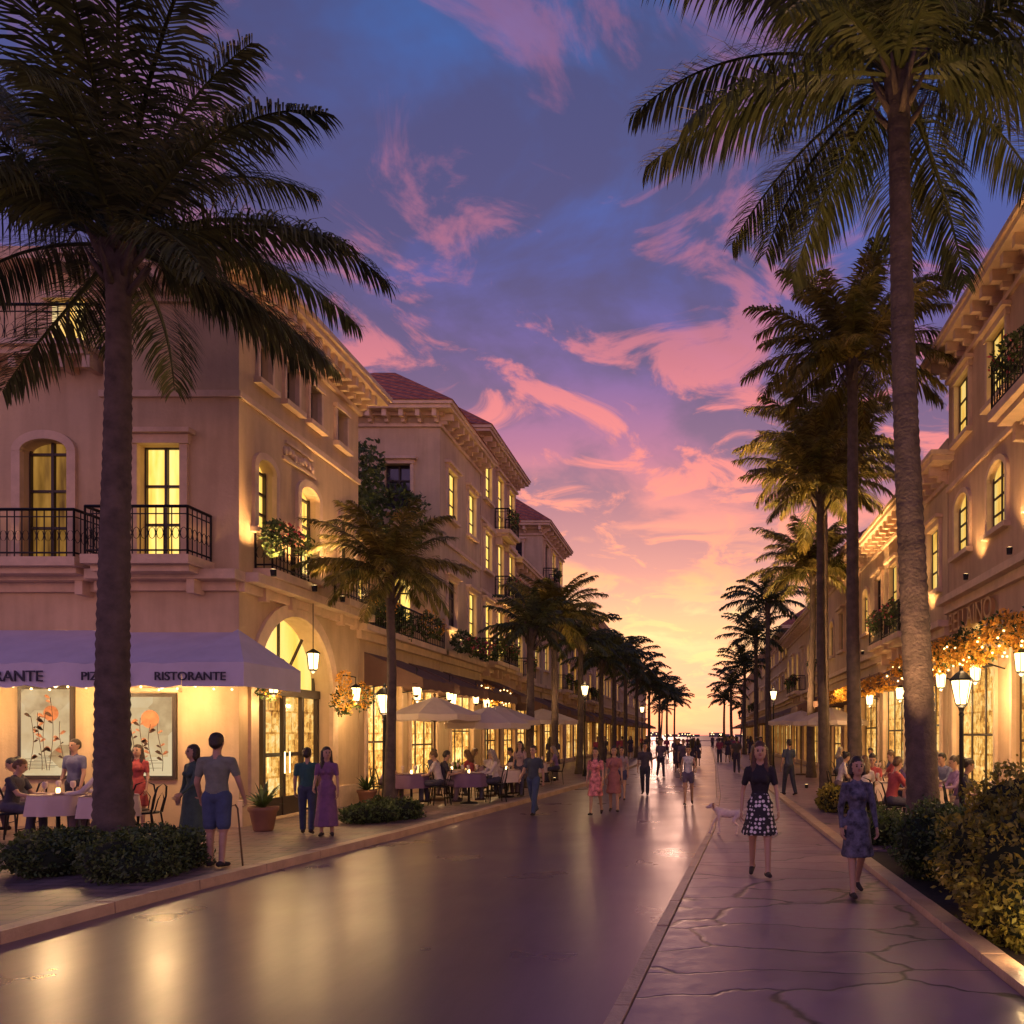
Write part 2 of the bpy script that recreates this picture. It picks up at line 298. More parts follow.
def wall(B, F, L, z0, z1, ops, dep=.25):
    mb = B.g('walls'); P = F.p
    A = sorted(set([0, L]+[round(q, 4) for o in ops for q in (o['a0'], o['a1'])])); Z = sorted(set([z0, z1]+[round(q, 4) for o in ops for q in (o['b0'], o['b1'])]))
    for i in range(len(A)-1):
        for j in range(len(Z)-1):
            ca = (A[i]+A[i+1])/2; cb = (Z[j]+Z[j+1])/2
            if any(o['a0'] < ca < o['a1'] and o['b0'] < cb < o['b1'] for o in ops): continue
            mb.add([P(A[i],Z[j]),P(A[i+1],Z[j]),P(A[i+1],Z[j+1]),P(A[i],Z[j+1])], [(0,1,2,3)])
    for o in ops:
        a0, a1, b0, b1 = o['a0'], o['a1'], o['b0'], o['b1']; D = -o.get('dep', dep); w = a1-a0
        t = o.get('t', .11)
        if o.get('arch'):
            r = w/2; cx = (a0+a1)/2; rz = o.get('rz', r); sp = b1-rz; n = 16
            arc = [(cx-r*math.cos(math.pi*k/n), sp+rz*math.sin(math.pi*k/n)) for k in range(n+1)]
            for k in range(n):
                (x0, y0), (x1, y1) = arc[k], arc[k+1]
                mb.add([P(x0,y0),P(x1,y1),P(x1,b1),P(x0,b1)], [(0,1,2,3)])
                mb.add([P(x0,y0),P(x1,y1),P(x1,y1,D),P(x0,y0,D)], [(0,1,2,3)])
                q = 1+t/r; qz = 1+t/rz
                xa, ya, xb, yb = cx+(x0-cx)*q, sp+(y0-sp)*qz, cx+(x1-cx)*q, sp+(y1-sp)*qz
                B.g('stone_trim').add([P(x0,y0,-.03),P(x1,y1,-.03),P(xb,yb,-.03),P(xa,ya,-.03),P(x0,y0,.07),P(x1,y1,.07),P(xb,yb,.07),P(xa,ya,.07)],
                                      [(4,5,6,7),(0,1,5,4),(2,3,7,6)])
            side_top = sp
        else:
            side_top = b1
            mb.add([P(a0,b1),P(a1,b1),P(a1,b1,D),P(a0,b1,D)], [(0,1,2,3)])
            F.box(B.g('stone_trim'), a0-t-.04, a1+t+.04, b1+.002, b1+t*1.2, -.03, .1)
            if o.get('hood'): F.box(B.g('stone_trim'), a0-t-.12, a1+t+.12, b1+t*1.2+.003, b1+t*1.2+.09, -.03, .2)
        mb.add([P(a0,b0),P(a0,side_top),P(a0,side_top,D),P(a0,b0,D)], [(0,1,2,3)])
        mb.add([P(a1,b0),P(a1,side_top),P(a1,side_top,D),P(a1,b0,D)], [(0,1,2,3)])
        mb.add([P(a0,b0),P(a1,b0),P(a1,b0,D),P(a0,b0,D)], [(0,1,2,3)])
        F.box(B.g('stone_trim'), a0-t, a0+.001, b0+.01, side_top-.002, -.03, .065)
        F.box(B.g('stone_trim'), a1-.001, a1+t, b0+.01, side_top-.002, -.03, .065)
        if b0 > z0+.3: F.box(B.g('stone_trim'), a0-t-.06, a1+t+.06, b0-.1, b0+.005, -.03, .15)
        k = o.get('pane', 'lit_windows')
        B.g(k).add([P(a0-.02,b0,D+.03),P(a1+.02,b0,D+.03),P(a1+.02,b1+.02,D+.03),P(a0-.02,b1+.02,D+.03)], [(0,1,2,3)])
        fm = B.g('window_frames'); fw = o.get('fw', .05); fdp = .03 if dep < .2 else .065
        nx, nz = o.get('nx', 2), o.get('nz', 3)
        for i in range(nx+1):
            x = a0+w*i/nx; F.box(fm, max(a0, x-fw/2), min(a1, x+fw/2), b0, b1 if not o.get('arch') or abs(x-(a0+a1)/2) < .3*w else side_top+.3*(b1-side_top), D+.035, D+.035+fdp)
        for j in range(nz+1):
            zz = b0+(side_top-b0)*j/nz; F.box(fm, a0, a1, max(b0, zz-fw*.45), zz+fw*.45, D+.036, D+.03+fdp)
        if o.get('arch') and o.get('fan'):
            cx = (a0+a1)/2
            for ang in (50, 90, 130):
                aa = R(ang); r0, r1 = .0, w/2
                fm.tube([P(cx+r0*math.cos(aa), side_top+r0*math.sin(aa), D+.07), P(cx+r1*math.cos(aa), side_top+r1*math.sin(aa), D+.07)], .035, 6)
            fm.tube([P(cx-w*.22*math.cos(math.pi*q/12), side_top+w*.22*math.sin(math.pi*q/12), D+.07) for q in range(13)], .03, 6)
def rail(B, p0, p1, z, h=.85, step=.13, orn=True):
    p0 = Vector(p0); p1 = Vector(p1); d = (p1-p0); L = d.length; d.normalize(); mb = B.g('railings')
    up = Vector((0,0,1))
    a = Vector((p0.x, p0.y, z)); b = Vector((p1.x, p1.y, z))
    mb.tube([a+up*h, b+up*h], .028, 6); mb.tube([a+up*.08, b+up*.08], .018, 5); mb.tube([a+up*(h-.13), b+up*(h-.13)], .012, 5)
    n = max(2, int(L/step))
    for i in range(n+1):
        q = a+d*(L*i/n)
        mb.tube([q+up*.0, q+up*h], .02 if i in (0, n) else .0105, 5, False)
        if orn and i < n:
            c = q+d*(L/n/2)+up*(h*.45); r = L/n*.42
            mb.tube([c+d*r*math.cos(t*math.pi/4)+up*r*1.8*math.sin(t*math.pi/4) for t in range(9)], .007, 4, False)
def balcony(B, F, a0, a1, z, depth=.7, h=.85, step=.13, orn=True):
    F.box(B.g('stone_trim'), a0-.05, a1+.05, z-.16, z, 0, depth+.06)
    F.box(B.g('stone_trim'), a0+.03, a1-.03, z-.27, z-.163, 0, depth-.08)
    for a in (a0+.2, a1-.2):
        F.box(B.g('stone_trim'), a-.07, a+.07, z-.6, z-.272, 0, depth*.45)
    P = F.p
    rail(B, P(a0,0,depth), P(a1,0,depth), z, h, step, orn); rail(B, P(a0,0,.03), P(a0,0,depth), z, h, step, orn); rail(B, P(a1,0,.03), P(a1,0,depth), z, h, step, orn)
def cornice(B, x0, x1, y0, y1, z, e=.55, bracket=.5, faces='fs', side=1):
    t = B.g('stone_trim')
    t.box(x0-e*.15, x1+e*.15, y0-e*.15, y1+e*.15, z-.34, z-.24)
    t.box(x0-e*.3, x1+e*.3, y0-e*.3, y1+e*.3, z+.0, z+.1)
    t.box(x0-e, x1+e, y0-e, y1+e, z+.103, z+.22)
    t.box(x0-e*1.12, x1+e*1.12, y0-e*1.12, y1+e*1.12, z+.223, z+.33)
    n = int((x1-x0)/bracket)
    for i in range(n+1):
        x = x0+.06+(x1-x0-.12)*i/max(1, n); t.box(x-.07, x+.07, y0-e*.85, y0+.02, z-.12, z+.101); t.box(x-.055, x+.055, y0-e*.45, y0+.02, z-.235, z-.122)
    n = int((y1-y0)/bracket); xs = x1 if side > 0 else x0
    for i in range(n+1):
        y = y0+.06+(y1-y0-.12)*i/max(1, n)
        a, b = (xs-.02, xs+e*.85) if side > 0 else (xs-e*.85, xs+.02)
        t.box(a, b, y-.07, y+.07, z-.12, z+.101)
        a, b = (xs-.02, xs+e*.45) if side > 0 else (xs-e*.45, xs+.02)
        t.box(a, b, y-.055, y+.055, z-.235, z-.122)
def hip(B, x0, x1, y0, y1, z, h, e=.6):
    x0 -= e; x1 += e; y0 -= e; y1 += e
    w = min(x1-x0, y1-y0)/2
    if x1-x0 > y1-y0: r0 = (x0+w, (y0+y1)/2, z+h); r1 = (x1-w, (y0+y1)/2, z+h); fs = [(0,1,5,4),(2,3,4,5),(3,0,4),(1,2,5)]
    else: r0 = ((x0+x1)/2, y0+w, z+h); r1 = ((x0+x1)/2, y1-w, z+h); fs = [(0,1,4),(1,2,5,4),(2,3,5),(3,0,4,5)]
    B.g('roof').add([(x0,y0,z),(x1,y0,z),(x1,y1,z),(x0,y1,z),r0,r1], fs+[(0,3,2,1)])
def awning(B, F, a0, a1, ztop, zbot, proj, key='awning', val=.25):
    P = F.p; g = B.g(key)
    n = max(2, int((a1-a0)/.6))
    for i in range(n):
        x0 = a0+(a1-a0)*i/n; x1 = a0+(a1-a0)*(i+1)/n
        m = (x0+x1)/2
        g.add([P(x0,ztop,.02),P(x1,ztop,.02),P(x1,zbot,proj),P(m,zbot-.03,proj),P(x0,zbot,proj),P(x0,ztop-.02,.02),P(x1,ztop-.02,.02),P(x1,zbot-.02,proj-.01),P(x0,zbot-.02,proj-.01)],
              [(0,1,2,3,4),(5,6,7,8)])
        g.add([P(x0,zbot,proj),P(m,zbot-.03,proj),P(x1,zbot,proj),P(x1,zbot-val,proj+.01),P(m,zbot-val-.05,proj+.01),P(x0,zbot-val,proj+.01)], [(0,1,4,5),(1,2,3,4)])
    for a in (a0, a1): g.add([P(a,ztop,.02),P(a,zbot,proj),P(a,zbot-val,proj),P(a,zbot-val*.8,.02)], [(0,1,2,3)])
    for a in np.linspace(a0+.1, a1-.1, max(2, int((a1-a0)/2.5)+1)):
        B.g('railings').tube([P(a,ztop-.9,.03), P(a,zbot-.03,proj-.03)], .018, 5)
def lantern(B, p, power, chain=.5, s=1.0):
    x, y, z = p; g = B.g('railings')
    g.tube([(x,y,z+.2*s), (x,y,z+.2*s+chain)], .01, 4)
    g.lathe((x,y,z), [(.02*s,.24*s),(.13*s,.17*s),(.14*s,.15*s),(.0,.15*s)], 6)
    g.lathe((x,y,z), [(.09*s,-.15*s),(.06*s,-.19*s),(.01,-.23*s)], 6)
    B.g('lantern_glass').lathe((x,y,z), [(.06*s,-.148*s),(.085*s,-.14*s),(.115*s,.14*s),(.1*s,.149*s)], 6)
    for k in range(6):
        a = k*math.pi/3; g.tube([(x+.088*s*math.cos(a),y+.088*s*math.sin(a),z-.15*s),(x+.12*s*math.cos(a),y+.12*s*math.sin(a),z+.15*s)], .008*s, 4)
    if power: plight(B.e, (x, y, z-.3*s), power, r=.1, name='lantern_light')
def uplight(B, p, power, to, spot=75, blend=.7):
    d = (Vector(to)-Vector(p)).normalized()
    B.g('railings').tube([Vector(p)-d*.1, Vector(p)+d*.02], [.05, .06], 8); B.g('lantern_glass').tube([Vector(p)+d*.021, Vector(p)+d*.026], .045, 8)
    l = bpy.data.lights.new('uplight', 'SPOT'); l.energy = power; l.color = (1, .55, .22); l.spot_size = R(spot); l.spot_blend = blend; l.shadow_soft_size = .05
    o = bpy.data.objects.new('uplight', l); sc.collection.objects.link(o); o.location = Vector(p)+d*.05; o.rotation_euler = d.to_track_quat('-Z', 'Y').to_euler(); o.parent = B.e
def bulbs(B, pts, r=.022):
    g = B.g('string_lights')
    for p in pts: g.lathe(p, [(.001,-r),(r*.8,-r*.6),(r,0),(r*.8,r*.6),(.001,r)], 6)

def leaf_arrays(ells, n, size, shell=.75, aspect=.5, seed=0):
    r = np.random.default_rng(seed); vols = np.array([e[3]*e[4]*e[5] for e in ells])**.67; vols /= vols.sum()
    V = []
    for e, w in zip(ells, vols):
        k = int(n*w); d = r.normal(size=(k,3)); d /= np.linalg.norm(d, axis=1)[:,None]
        lump = 1+.18*np.sin(d[:,0]*5+e[0]*7)*np.cos(d[:,1]*6+e[1]*3)+.12*np.sin(d[:,2]*9+d[:,0]*4)
        rad = (shell+(1-shell)*r.random(k)**.6)*lump; rad *= np.where(r.random(k) < .06, 1.15, 1)
        c = np.array(e[:3])+d*np.array(e[3:6])*rad[:,None]
        a = r.normal(size=(k,3))*.7+d*.6; a /= np.linalg.norm(a, axis=1)[:,None]
        b = np.cross(a, r.normal(size=(k,3))); b /= np.linalg.norm(b, axis=1)[:,None]
        s = size*(.6+.8*r.random(k))[:,None]
        V.append(np.stack([c-a*s*.5, c+b*s*aspect*.5, c+a*s*.5, c-b*s*aspect*.5], 1).reshape(-1,3))
    return np.concatenate(V)
def leaf_add(mb, ells, n, size, **k):
    V = leaf_arrays(ells, n, size, **k); q = len(V)//4
    mb.add([tuple(v) for v in V.tolist()], [(4*i,4*i+1,4*i+2,4*i+3) for i in range(q)])
def bush(name, ells, n, size, mat, seed=0, flowers=0, fmat=None):
    e = empty(name); mb = MB(); leaf_add(mb, ells, n, size, seed=seed)
    mb.obj('leaves', mat, e)
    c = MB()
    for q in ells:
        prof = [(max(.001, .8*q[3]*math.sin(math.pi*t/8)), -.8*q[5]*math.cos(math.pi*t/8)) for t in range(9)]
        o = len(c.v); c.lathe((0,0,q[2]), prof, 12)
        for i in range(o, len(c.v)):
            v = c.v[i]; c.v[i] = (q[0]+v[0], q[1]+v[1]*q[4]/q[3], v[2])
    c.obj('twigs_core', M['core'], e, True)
    if flowers:
        f = MB(); leaf_add(f, ells, flowers, size*1.1, shell=1.0, aspect=.9, seed=seed+5); f.obj('blossoms', fmat, e)
    return e

def gen_building(name, side, x, y0, y1, h, depth, wm, seed, roof='flat', gh=4.5, setback=0, near=False, lit=.7, awn=True):
    r = random.Random(seed); B = Bld(name, wm); L = y1-y0
    n = (1, 0) if side < 0 else (-1, 0)
    F = Fr((x, y0), (0, 1), n); g = GZ
    nb = max(1, int(round(L/3.3))); bw = L/nb; ops = []
    for i in range(nb):
        c = (i+.5)*bw; w = min(2.6, bw*.74)
        arch = r.random() < .45
        ops.append(dict(a0=c-w/2, a1=c+w/2, b0=g+.25 if r.random() < .6 else g+.03, b1=gh-.75, arch=arch, rz=w*.38, pane='shop_windows', nx=3, nz=2, fw=.06))
    wall(B, F, L, 0, gh, ops, .16)
    x2 = x+(setback if side > 0 else -setback); F2 = Fr((x2, y0), (0, 1), n)
    nf = max(1, int(round((h-gh)/3.1))); fh = (h-gh-.3)/nf; ops = []; bal = []
    nw = max(1, int(round(L/2.3))); ww = L/nw
    for f in range(nf):
        zb = gh+.1+f*fh
        for i in range(nw):
            c = (i+.5)*ww; door = r.random() < .35 and fh > 2.4
            lt = r.random(); pane = 'lit_windows' if lt < lit else ('dim_windows' if lt < .88 else 'dark_windows')
            top = zb+min(2.45, fh-.45)
            o = dict(a0=c-.48, a1=c+.48, b0=zb+(.08 if door else .85), b1=top, pane=pane, arch=(f == 0 and r.random() < .4), rz=.3, hood=True)
            ops.append(o)
            if door: bal.append((c-.85, c+.85, zb+.02))
    wall(B, F2, L, gh, h, ops, .13)
    for q, (a0, a1, z) in enumerate(bal):
        balcony(B, F2, a0, a1, z, .6, .85, .13 if near else .2, near)
        pc = F2.p((a0+a1)/2, z+.72, .6); leaf_add(B.g('leaves'), [(pc.x,pc.y,pc.z,.22,.7,.24),(pc.x,pc.y,pc.z-.25,.14,.5,.2)], 420 if near else 160, .1 if near else .16, seed=seed*7+q)
        leaf_add(B.g('flowers'), [(pc.x,pc.y,pc.z,.25,.72,.26)], 50 if near else 20, .09, seed=seed*9+q)
    F.box(B.g('stone_trim'), -.15, L+.0, gh-.3, gh-.1, -.02, .12); F.box(B.g('stone_trim'), -.25, L+.02, gh-.098, gh+.06, -.05-setback, .3)
    F.box(B.g('stone_trim'), -.05, L+.01, g, g+.24, -.05, .06)
    if setback: rail(B, F.p(.0,0,.15), F.p(L,0,.15), gh+.06, .85, .16, near)
    for f in range(1, nf): F2.box(B.g('stone_trim'), -.04, L+.01, gh+.1+f*fh-.12, gh+.1+f*fh, -.02, .07)
    xa, xb = (x2-depth, x2) if side < 0 else (x2, x2+depth)
    Ff = Fr((xa, y0), (1, 0), (0, -1)); ops = []
    nfw = max(1, int(depth/2.6))
    for f in range(nf):
        zb = gh+.1+f*fh
        for i in range(nfw):
            c = (i+.5)*depth/nfw
            pane = 'lit_windows' if r.random() < lit*.6 else 'dark_windows'
            ops.append(dict(a0=c-.42, a1=c+.42, b0=zb+.85, b1=zb+min(2.35, fh-.5), pane=pane, hood=True))
    wall(B, Ff, depth, 0, h, ops, .22)
    w = B.g('walls')
    w.add([(xa,y1,0),(xb,y1,0),(xb,y1,h),(xa,y1,h)], [(0,1,2,3)])
    xo = xa if side < 0 else xb
    w.add([(xo,y0,0),(xo,y1,0),(xo,y1,h),(xo,y0,h)], [(0,1,2,3)])
    if setback:
        xs = sorted((x, x2)); w.add([(xs[0],y0,0),(xs[1],y0,0),(xs[1],y0,gh-.1),(xs[0],y0,gh-.1)], [(0,1,2,3)])
    cornice(B, xa, xb, y0, y1, h, .5, .55 if near else .8, side=-side)
    w.box(xa+.1, xb-.1, y0+.1, y1-.1, h+.31, h+.5)
    if roof == 'hip': hip(B, xa, xb, y0, y1, h+.335, min(depth, L)*.46)
    else:
        t = B.g('stone_trim'); t.box(xa, xb, y0, y0+.2, h+.33, h+.8)
        a, b = (xb-.2, xb) if side < 0 else (xa, xa+.2); t.box(a, b, y0+.2, y1, h+.33, h+.8)
    if awn:
        for i in range(nb):
            if r.random() < .75: awning(B, F, i*bw+.25, (i+1)*bw-.25, gh-.6, gh-1.25, 1.5, 'awning')
    B.F = F; B.F2 = F2
    if near:
        for a in np.arange(1.2, L, 2.4):
            uplight(B, F2.p(a, gh+.2, .35), 150, F2.p(a, h+.5, .12), 95)
    return B

# ------------------------------------------------------------------ ground
KL = [(-6.9,-6),(-6.0,6.86),(-5.81,9.3),(-5.24,14),(-4.6,21),(-3.96,28.8),(-3.6,48),(-2.9,96),(-2.6,130)]
KR = [(-1.5,-6),(-.59,5.0),(.11,14.4),(.41,22),(.9,50),(1.4,96),(1.6,130)]
def dens(P, step=1.0):
    out = []
    for (x0,y0),(x1,y1) in zip(P[:-1], P[1:]):
        n = max(1, int((y1-y0)/step))
        for i in range(n): t = i/n; out.append((x0+(x1-x0)*t, y0+(y1-y0)*t))
    return out+[P[-1]]
mb = MB(); mb.add([(-2500,-40,-.02),(2500,-40,-.02),(2500,135,-.02),(-2500,135,-.02)], [(0,1,2,3)]); mb.obj('ground', M['ground'])
mb = MB(); mb.add([(-4000,135,-.3),(4000,135,-.3),(4000,6000,-.3),(-4000,6000,-.3)], [(0,1,2,3)]); mb.obj('sea', M['sea'])
mb = MB(); mb.add([(-9,-6,0),(4,-6,0),(4,130,0),(-9,130,0)], [(0,1,2,3)]); mb.obj('road', M['road'])
def slab(name, pts, mat, z=GZ, zb=-.015):
    n = len(pts); mb = MB(); mb.add([(x,y,z) for x,y in pts]+[(x,y,zb) for x,y in pts], [tuple(range(n))]+[(i,(i+1)%n,(i+1)%n+n,i+n) for i in range(n)])
    return mb.obj(name, mat)
kl = dens(KL, 3); kr = dens(KR, 3)
slab('pavement', [(x-.22,y) for x,y in kl]+[(-40,130),(-40,-6)], M['brick'])
slab('walkway', [(x+.16,y) for x,y in kr][::-1]+[(-1.34,-6.01),(2.1,-6),(2.1,130)], M['flag'])
slab('pavement', [(2.3,11.8),(40,11.8),(40,130),(2.3,130)], M['flag'], GZ+.002)
slab('planting_bed', [(2.3,-6),(40,-6),(40,11.79),(2.3,11.79)], M['soil'], GZ-.02)
def kerb(P, off, w, z):
    mb = MB(); D = dens(dens(P, 3.0), .95)
    for (x0,y0),(x1,y1) in zip(D[:-1], D[1:]):
        g = .008; dz = random.uniform(-.004, .004); a = off; b = off+w
        mb.add([(x0+a,y0+g,-.015),(x0+b,y0+g,-.015),(x1+b,y1-g,-.015),(x1+a,y1-g,-.015),
                (x0+a+.012,y0+g,z+dz),(x0+b-.005,y0+g,z+dz),(x1+b-.005,y1-g,z+dz),(x1+a+.012,y1-g,z+dz)],
               [(4,5,6,7),(0,1,5,4),(1,2,6,5),(2,3,7,6),(3,0,4,7)])
    return mb.obj('kerb', M['kerb'])
kerb(KL, -.22, .22, GZ+.015); kerb(KR, .04, .115, GZ+.015); kerb([(2.1,-6),(2.1,60)], 0, .2, GZ+.06)

# ------------------------------------------------------------------ building A (corner restaurant)
B = Bld('corner_restaurant_building', M['stA'])
F1 = Fr((-20, 14.9), (1,0), (0,-1))
def aX(x): return x+20
ops = [dict(a0=aX(-12.62), a1=aX(-11.75), b0=5.0, b1=7.3, arch=True, rz=.22, nx=2, nz=3, t=.16),
       dict(a0=aX(-15.6), a1=aX(-14.7), b0=5.0, b1=7.3, arch=True, rz=.22, t=.16), dict(a0=aX(-18.6), a1=aX(-17.7), b0=5.0, b1=7.3, arch=True, rz=.22)]
ops[0]['pane'] = 'dim_windows'
wall(B, F1, 9.0, 0, 8.6, ops, .25)
F1.box(B.g('stone_trim'), 0, 8.99, 4.45, 4.62, -.02, .10); F1.box(B.g('stone_trim'), 0, 8.99, 4.622, 4.8, -.02, .32)
balcony(B, F1, aX(-14.6), aX(-11.15), 4.97, .65)
F2 = Fr((-11, 14.75), (1,0), (0,-1))
ops = [dict(a0=.66, a1=1.44, b0=5.0, b1=7.15, nx=2, nz=3, t=.14, hood=True)]
wall(B, F2, 2.5, 0, 10.1, ops, .25)
B.g('walls').add([(-11,14.75,0),(-11,14.9,0),(-11,14.9,10.1),(-11,14.75,10.1)], [(0,1,2,3)])
balcony(B, F2, .2, 2.0, 4.97, .7)
F2.box(B.g('stone_trim'), -.1, 2.5, 4.45, 4.62, -.02, .10); F2.box(B.g('stone_trim'), -.1, 2.62, 4.623, 4.8, -.02, .34)
F2.box(B.g('stone_trim'), -.05, 2.55, 8.02, 8.14, -.02, .06)
F3 = Fr((-8.5, 14.75), (0,1), (1,0))
ops = [dict(a0=.55, a1=3.65, b0=GZ+.02, b1=4.28, arch=True, rz=1.55, pane='lunette', nx=1, nz=1, dep=.45, t=.26, fan=True, fw=.1),
       dict(a0=.55, a1=1.2, b0=5.75, b1=7.15, nz=3, arch=True, rz=.2, t=.13), dict(a0=2.2, a1=3.0, b0=5.2, b1=7.15, arch=True, rz=.22, t=.15),
       dict(a0=4.1, a1=4.75, b0=5.2, b1=7.1, arch=True, rz=.2),
       dict(a0=.62, a1=1.05, b0=8.62, b1=9.42, pane='dim_windows', nz=2, t=.08), dict(a0=1.6, a1=2.1, b0=8.62, b1=9.42, pane='dark_windows', nz=2, t=.08), dict(a0=2.6, a1=3.1, b0=8.62, b1=9.42, pane='dark_windows', nz=2, t=.08), dict(a0=3.9, a1=4.4, b0=8.62, b1=9.42, pane='dim_windows', nz=2, t=.08)]
wall(B, F3, 5.15, 0, 10.1, ops, .25)
F3.box(B.g('stone_trim'), 0, 5.15, 4.45, 4.62, -.02, .104); F3.box(B.g('stone_trim'), 0, 5.3, 4.626, 4.8, -.02, .36)
F3.box(B.g('stone_trim'), -.04, 5.15, 8.02, 8.14, -.02, .063)
F3.box(B.g('stone_trim'), -.01, .5, GZ, .6, -.02, .07); F3.box(B.g('stone_trim'), 3.95, 5.16, GZ, .6, -.02, .07)
D = -.45
F3.box(B.g('window_frames'), .55, 3.65, 2.62, 2.8, D+.05, D+.22)
for a in (.62, 1.32, 2.1, 2.88, 3.58): F3.box(B.g('window_frames'), a-.05, a+.05, GZ, 2.62, D+.12, D+.2)
F3.box(B.g('shop_windows'), .6, 3.6, GZ+.02, 2.62, D+.04, D+.08)
for a in (1.37, 2.15): F3.box(B.g('window_frames'), a, a+.68, GZ+.02, GZ+.4, D+.11, D+.17); F3.box(B.g('window_frames'), a, a+.68, GZ+1.25, GZ+1.33, D+.11, D+.17)
for a in (2.0, 2.2): B.g('lantern_glass').tube([F3.p(a, 1.0, D+.26), F3.p(a, 1.45, D+.26)], .012, 5)  # door pulls, their shine put in as lantern glow
balcony(B, F3, .5, 1.9, 4.97, .35, .7)
balcony(B, F3, 3.8, 4.95, 4.97, .35, .7)
leaf_add(B.g('leaves'), [(-8.2,15.6,5.75,.2,.45,.2),(-8.15,16.4,5.7,.2,.35,.22),(-8.1,15.2,5.5,.2,.2,.35)], 900, .09, seed=3)
leaf_add(B.g('flowers'), [(-8.15,15.9,5.8,.2,.5,.18)], 120, .07, seed=4)
# carved relief panel
F3.box(B.g('stone_trim'), 1.5, 2.85, 7.42, 7.48, 0, .06); F3.box(B.g('stone_trim'), 1.62, 2.73, 7.78, 7.83, 0, .05)
for k in range(9): B.g('stone_trim').lathe(F3.p(1.6+k*.14, 7.52+.05*math.sin(k*1.3), .02), [(.01,0),(.05,.02),(.065,.09),(.05,.15),(.01,.18)], 8)
w = B.g('walls')
w.add([(-20,19.9,0),(-8.5,19.9,0),(-8.5,19.9,10.1),(-20,19.9,10.1)], [(0,1,2,3)])
w.add([(-11,14.9,8.6),(-11,19.9,8.6),(-11,19.9,10.1),(-11,14.9,10.1)], [(0,1,2,3)])
cornice(B, -11, -8.5, 14.75, 19.9, 10.1, .55, .36)
F1.box(B.g('stone_trim'), 0, 8.8, 8.6, 8.72, -4.9, .12); F1.box(B.g('stone_trim'), 0, 8.82, 8.723, 8.85, -4.9, .4); F1.box(B.g('stone_trim'), 0, 8.84, 8.853, 8.95, -4.9, .5)
for k in range(20): F1.box(B.g('stone_trim'), aX(-19.8)+k*.45, aX(-19.66)+k*.45, 8.5, 8.722, 0, .34)
rail(B, (-20,14.95,0), (-11.2,14.95,0), 8.95, .9, .2)
w.box(-20, -12.3, 17, 19.8, 8.6, 11.7)
FU = Fr((-20, 16.99), (1,0), (0,-1))
for c in (2.2, 4.4, 6.6):
    FU.box(B.g('lit_windows'), c-.35, c+.35, 9.4, 11.0, 0, .01); FU.box(B.g('window_frames'), c-.03, c+.03, 9.4, 11.0, .011, .05); FU.box(B.g('stone_trim'), c-.5, c+.5, 11.01, 11.15, 0, .15)
B.g('stone_trim').box(-20.3, -11.9, 16.6, 20.1, 11.7, 11.95); hip(B, -20, -12.3, 17, 19.8, 11.96, 1.0, .35)
# awning with a wrapped corner
awning(B, F1, aX(-17.5), aX(-8.52), 3.75, 3.0, 1.75, 'awning_lilac', .38)
T_ = (-8.51,14.73,3.75); g_ = B.g('awning_lilac')
g_.add([T_,(-8.52,13.15,3.0),(-7.5,13.15,3.0),(-7.5,15.0,3.0)], [(0,1,2),(0,2,3)])
g_.add([(-8.515,13.14,3.0),(-7.49,13.14,3.0),(-7.49,13.14,2.6),(-8.515,13.14,2.6)], [(0,1,2,3)]); g_.add([(-7.488,13.14,3.0),(-7.488,15.0,3.0),(-7.488,15.0,2.6),(-7.488,13.14,2.6)], [(0,1,2,3)])
for xx_ in (-15,-12.6,-10.6,-9.1): uplight(B, (xx_,14.35 if xx_ < -11 else 14.3,4.9), 100, (xx_,14.85,8.5), 95)
for yy_ in (15.0,16.6,17.9,19.4): uplight(B, (-8.0,yy_,4.88), 280, (-8.35,yy_,10), 95)
bulbs(B, [(-17+k*.3, 13.16, 2.57-.03*math.sin(k*1.9)) for k in range(32)], .02)
def text(B, s, p, size, rz, mat, ext=.01, name='lettering'):
    c = bpy.data.curves.new(name, 'FONT'); c.body = s; c.size = size; c.extrude = ext; c.align_x = 'LEFT'
    o = bpy.data.objects.new(name, c); sc.collection.objects.link(o)
    o.location = p; o.rotation_euler = (R(90), 0, rz); o.parent = B.e; c.materials.append(mat)
    return o
text(B, 'RISTORANTE', (-12.3, 13.11, 2.68), .26, 0, M['text']); text(B, 'PIZZERIA', (-10.15, 13.11, 2.70), .2, 0, M['text']); text(B, 'RISTORANTE', (-8.95, 13.11, 2.70), .2, 0, M['text'])
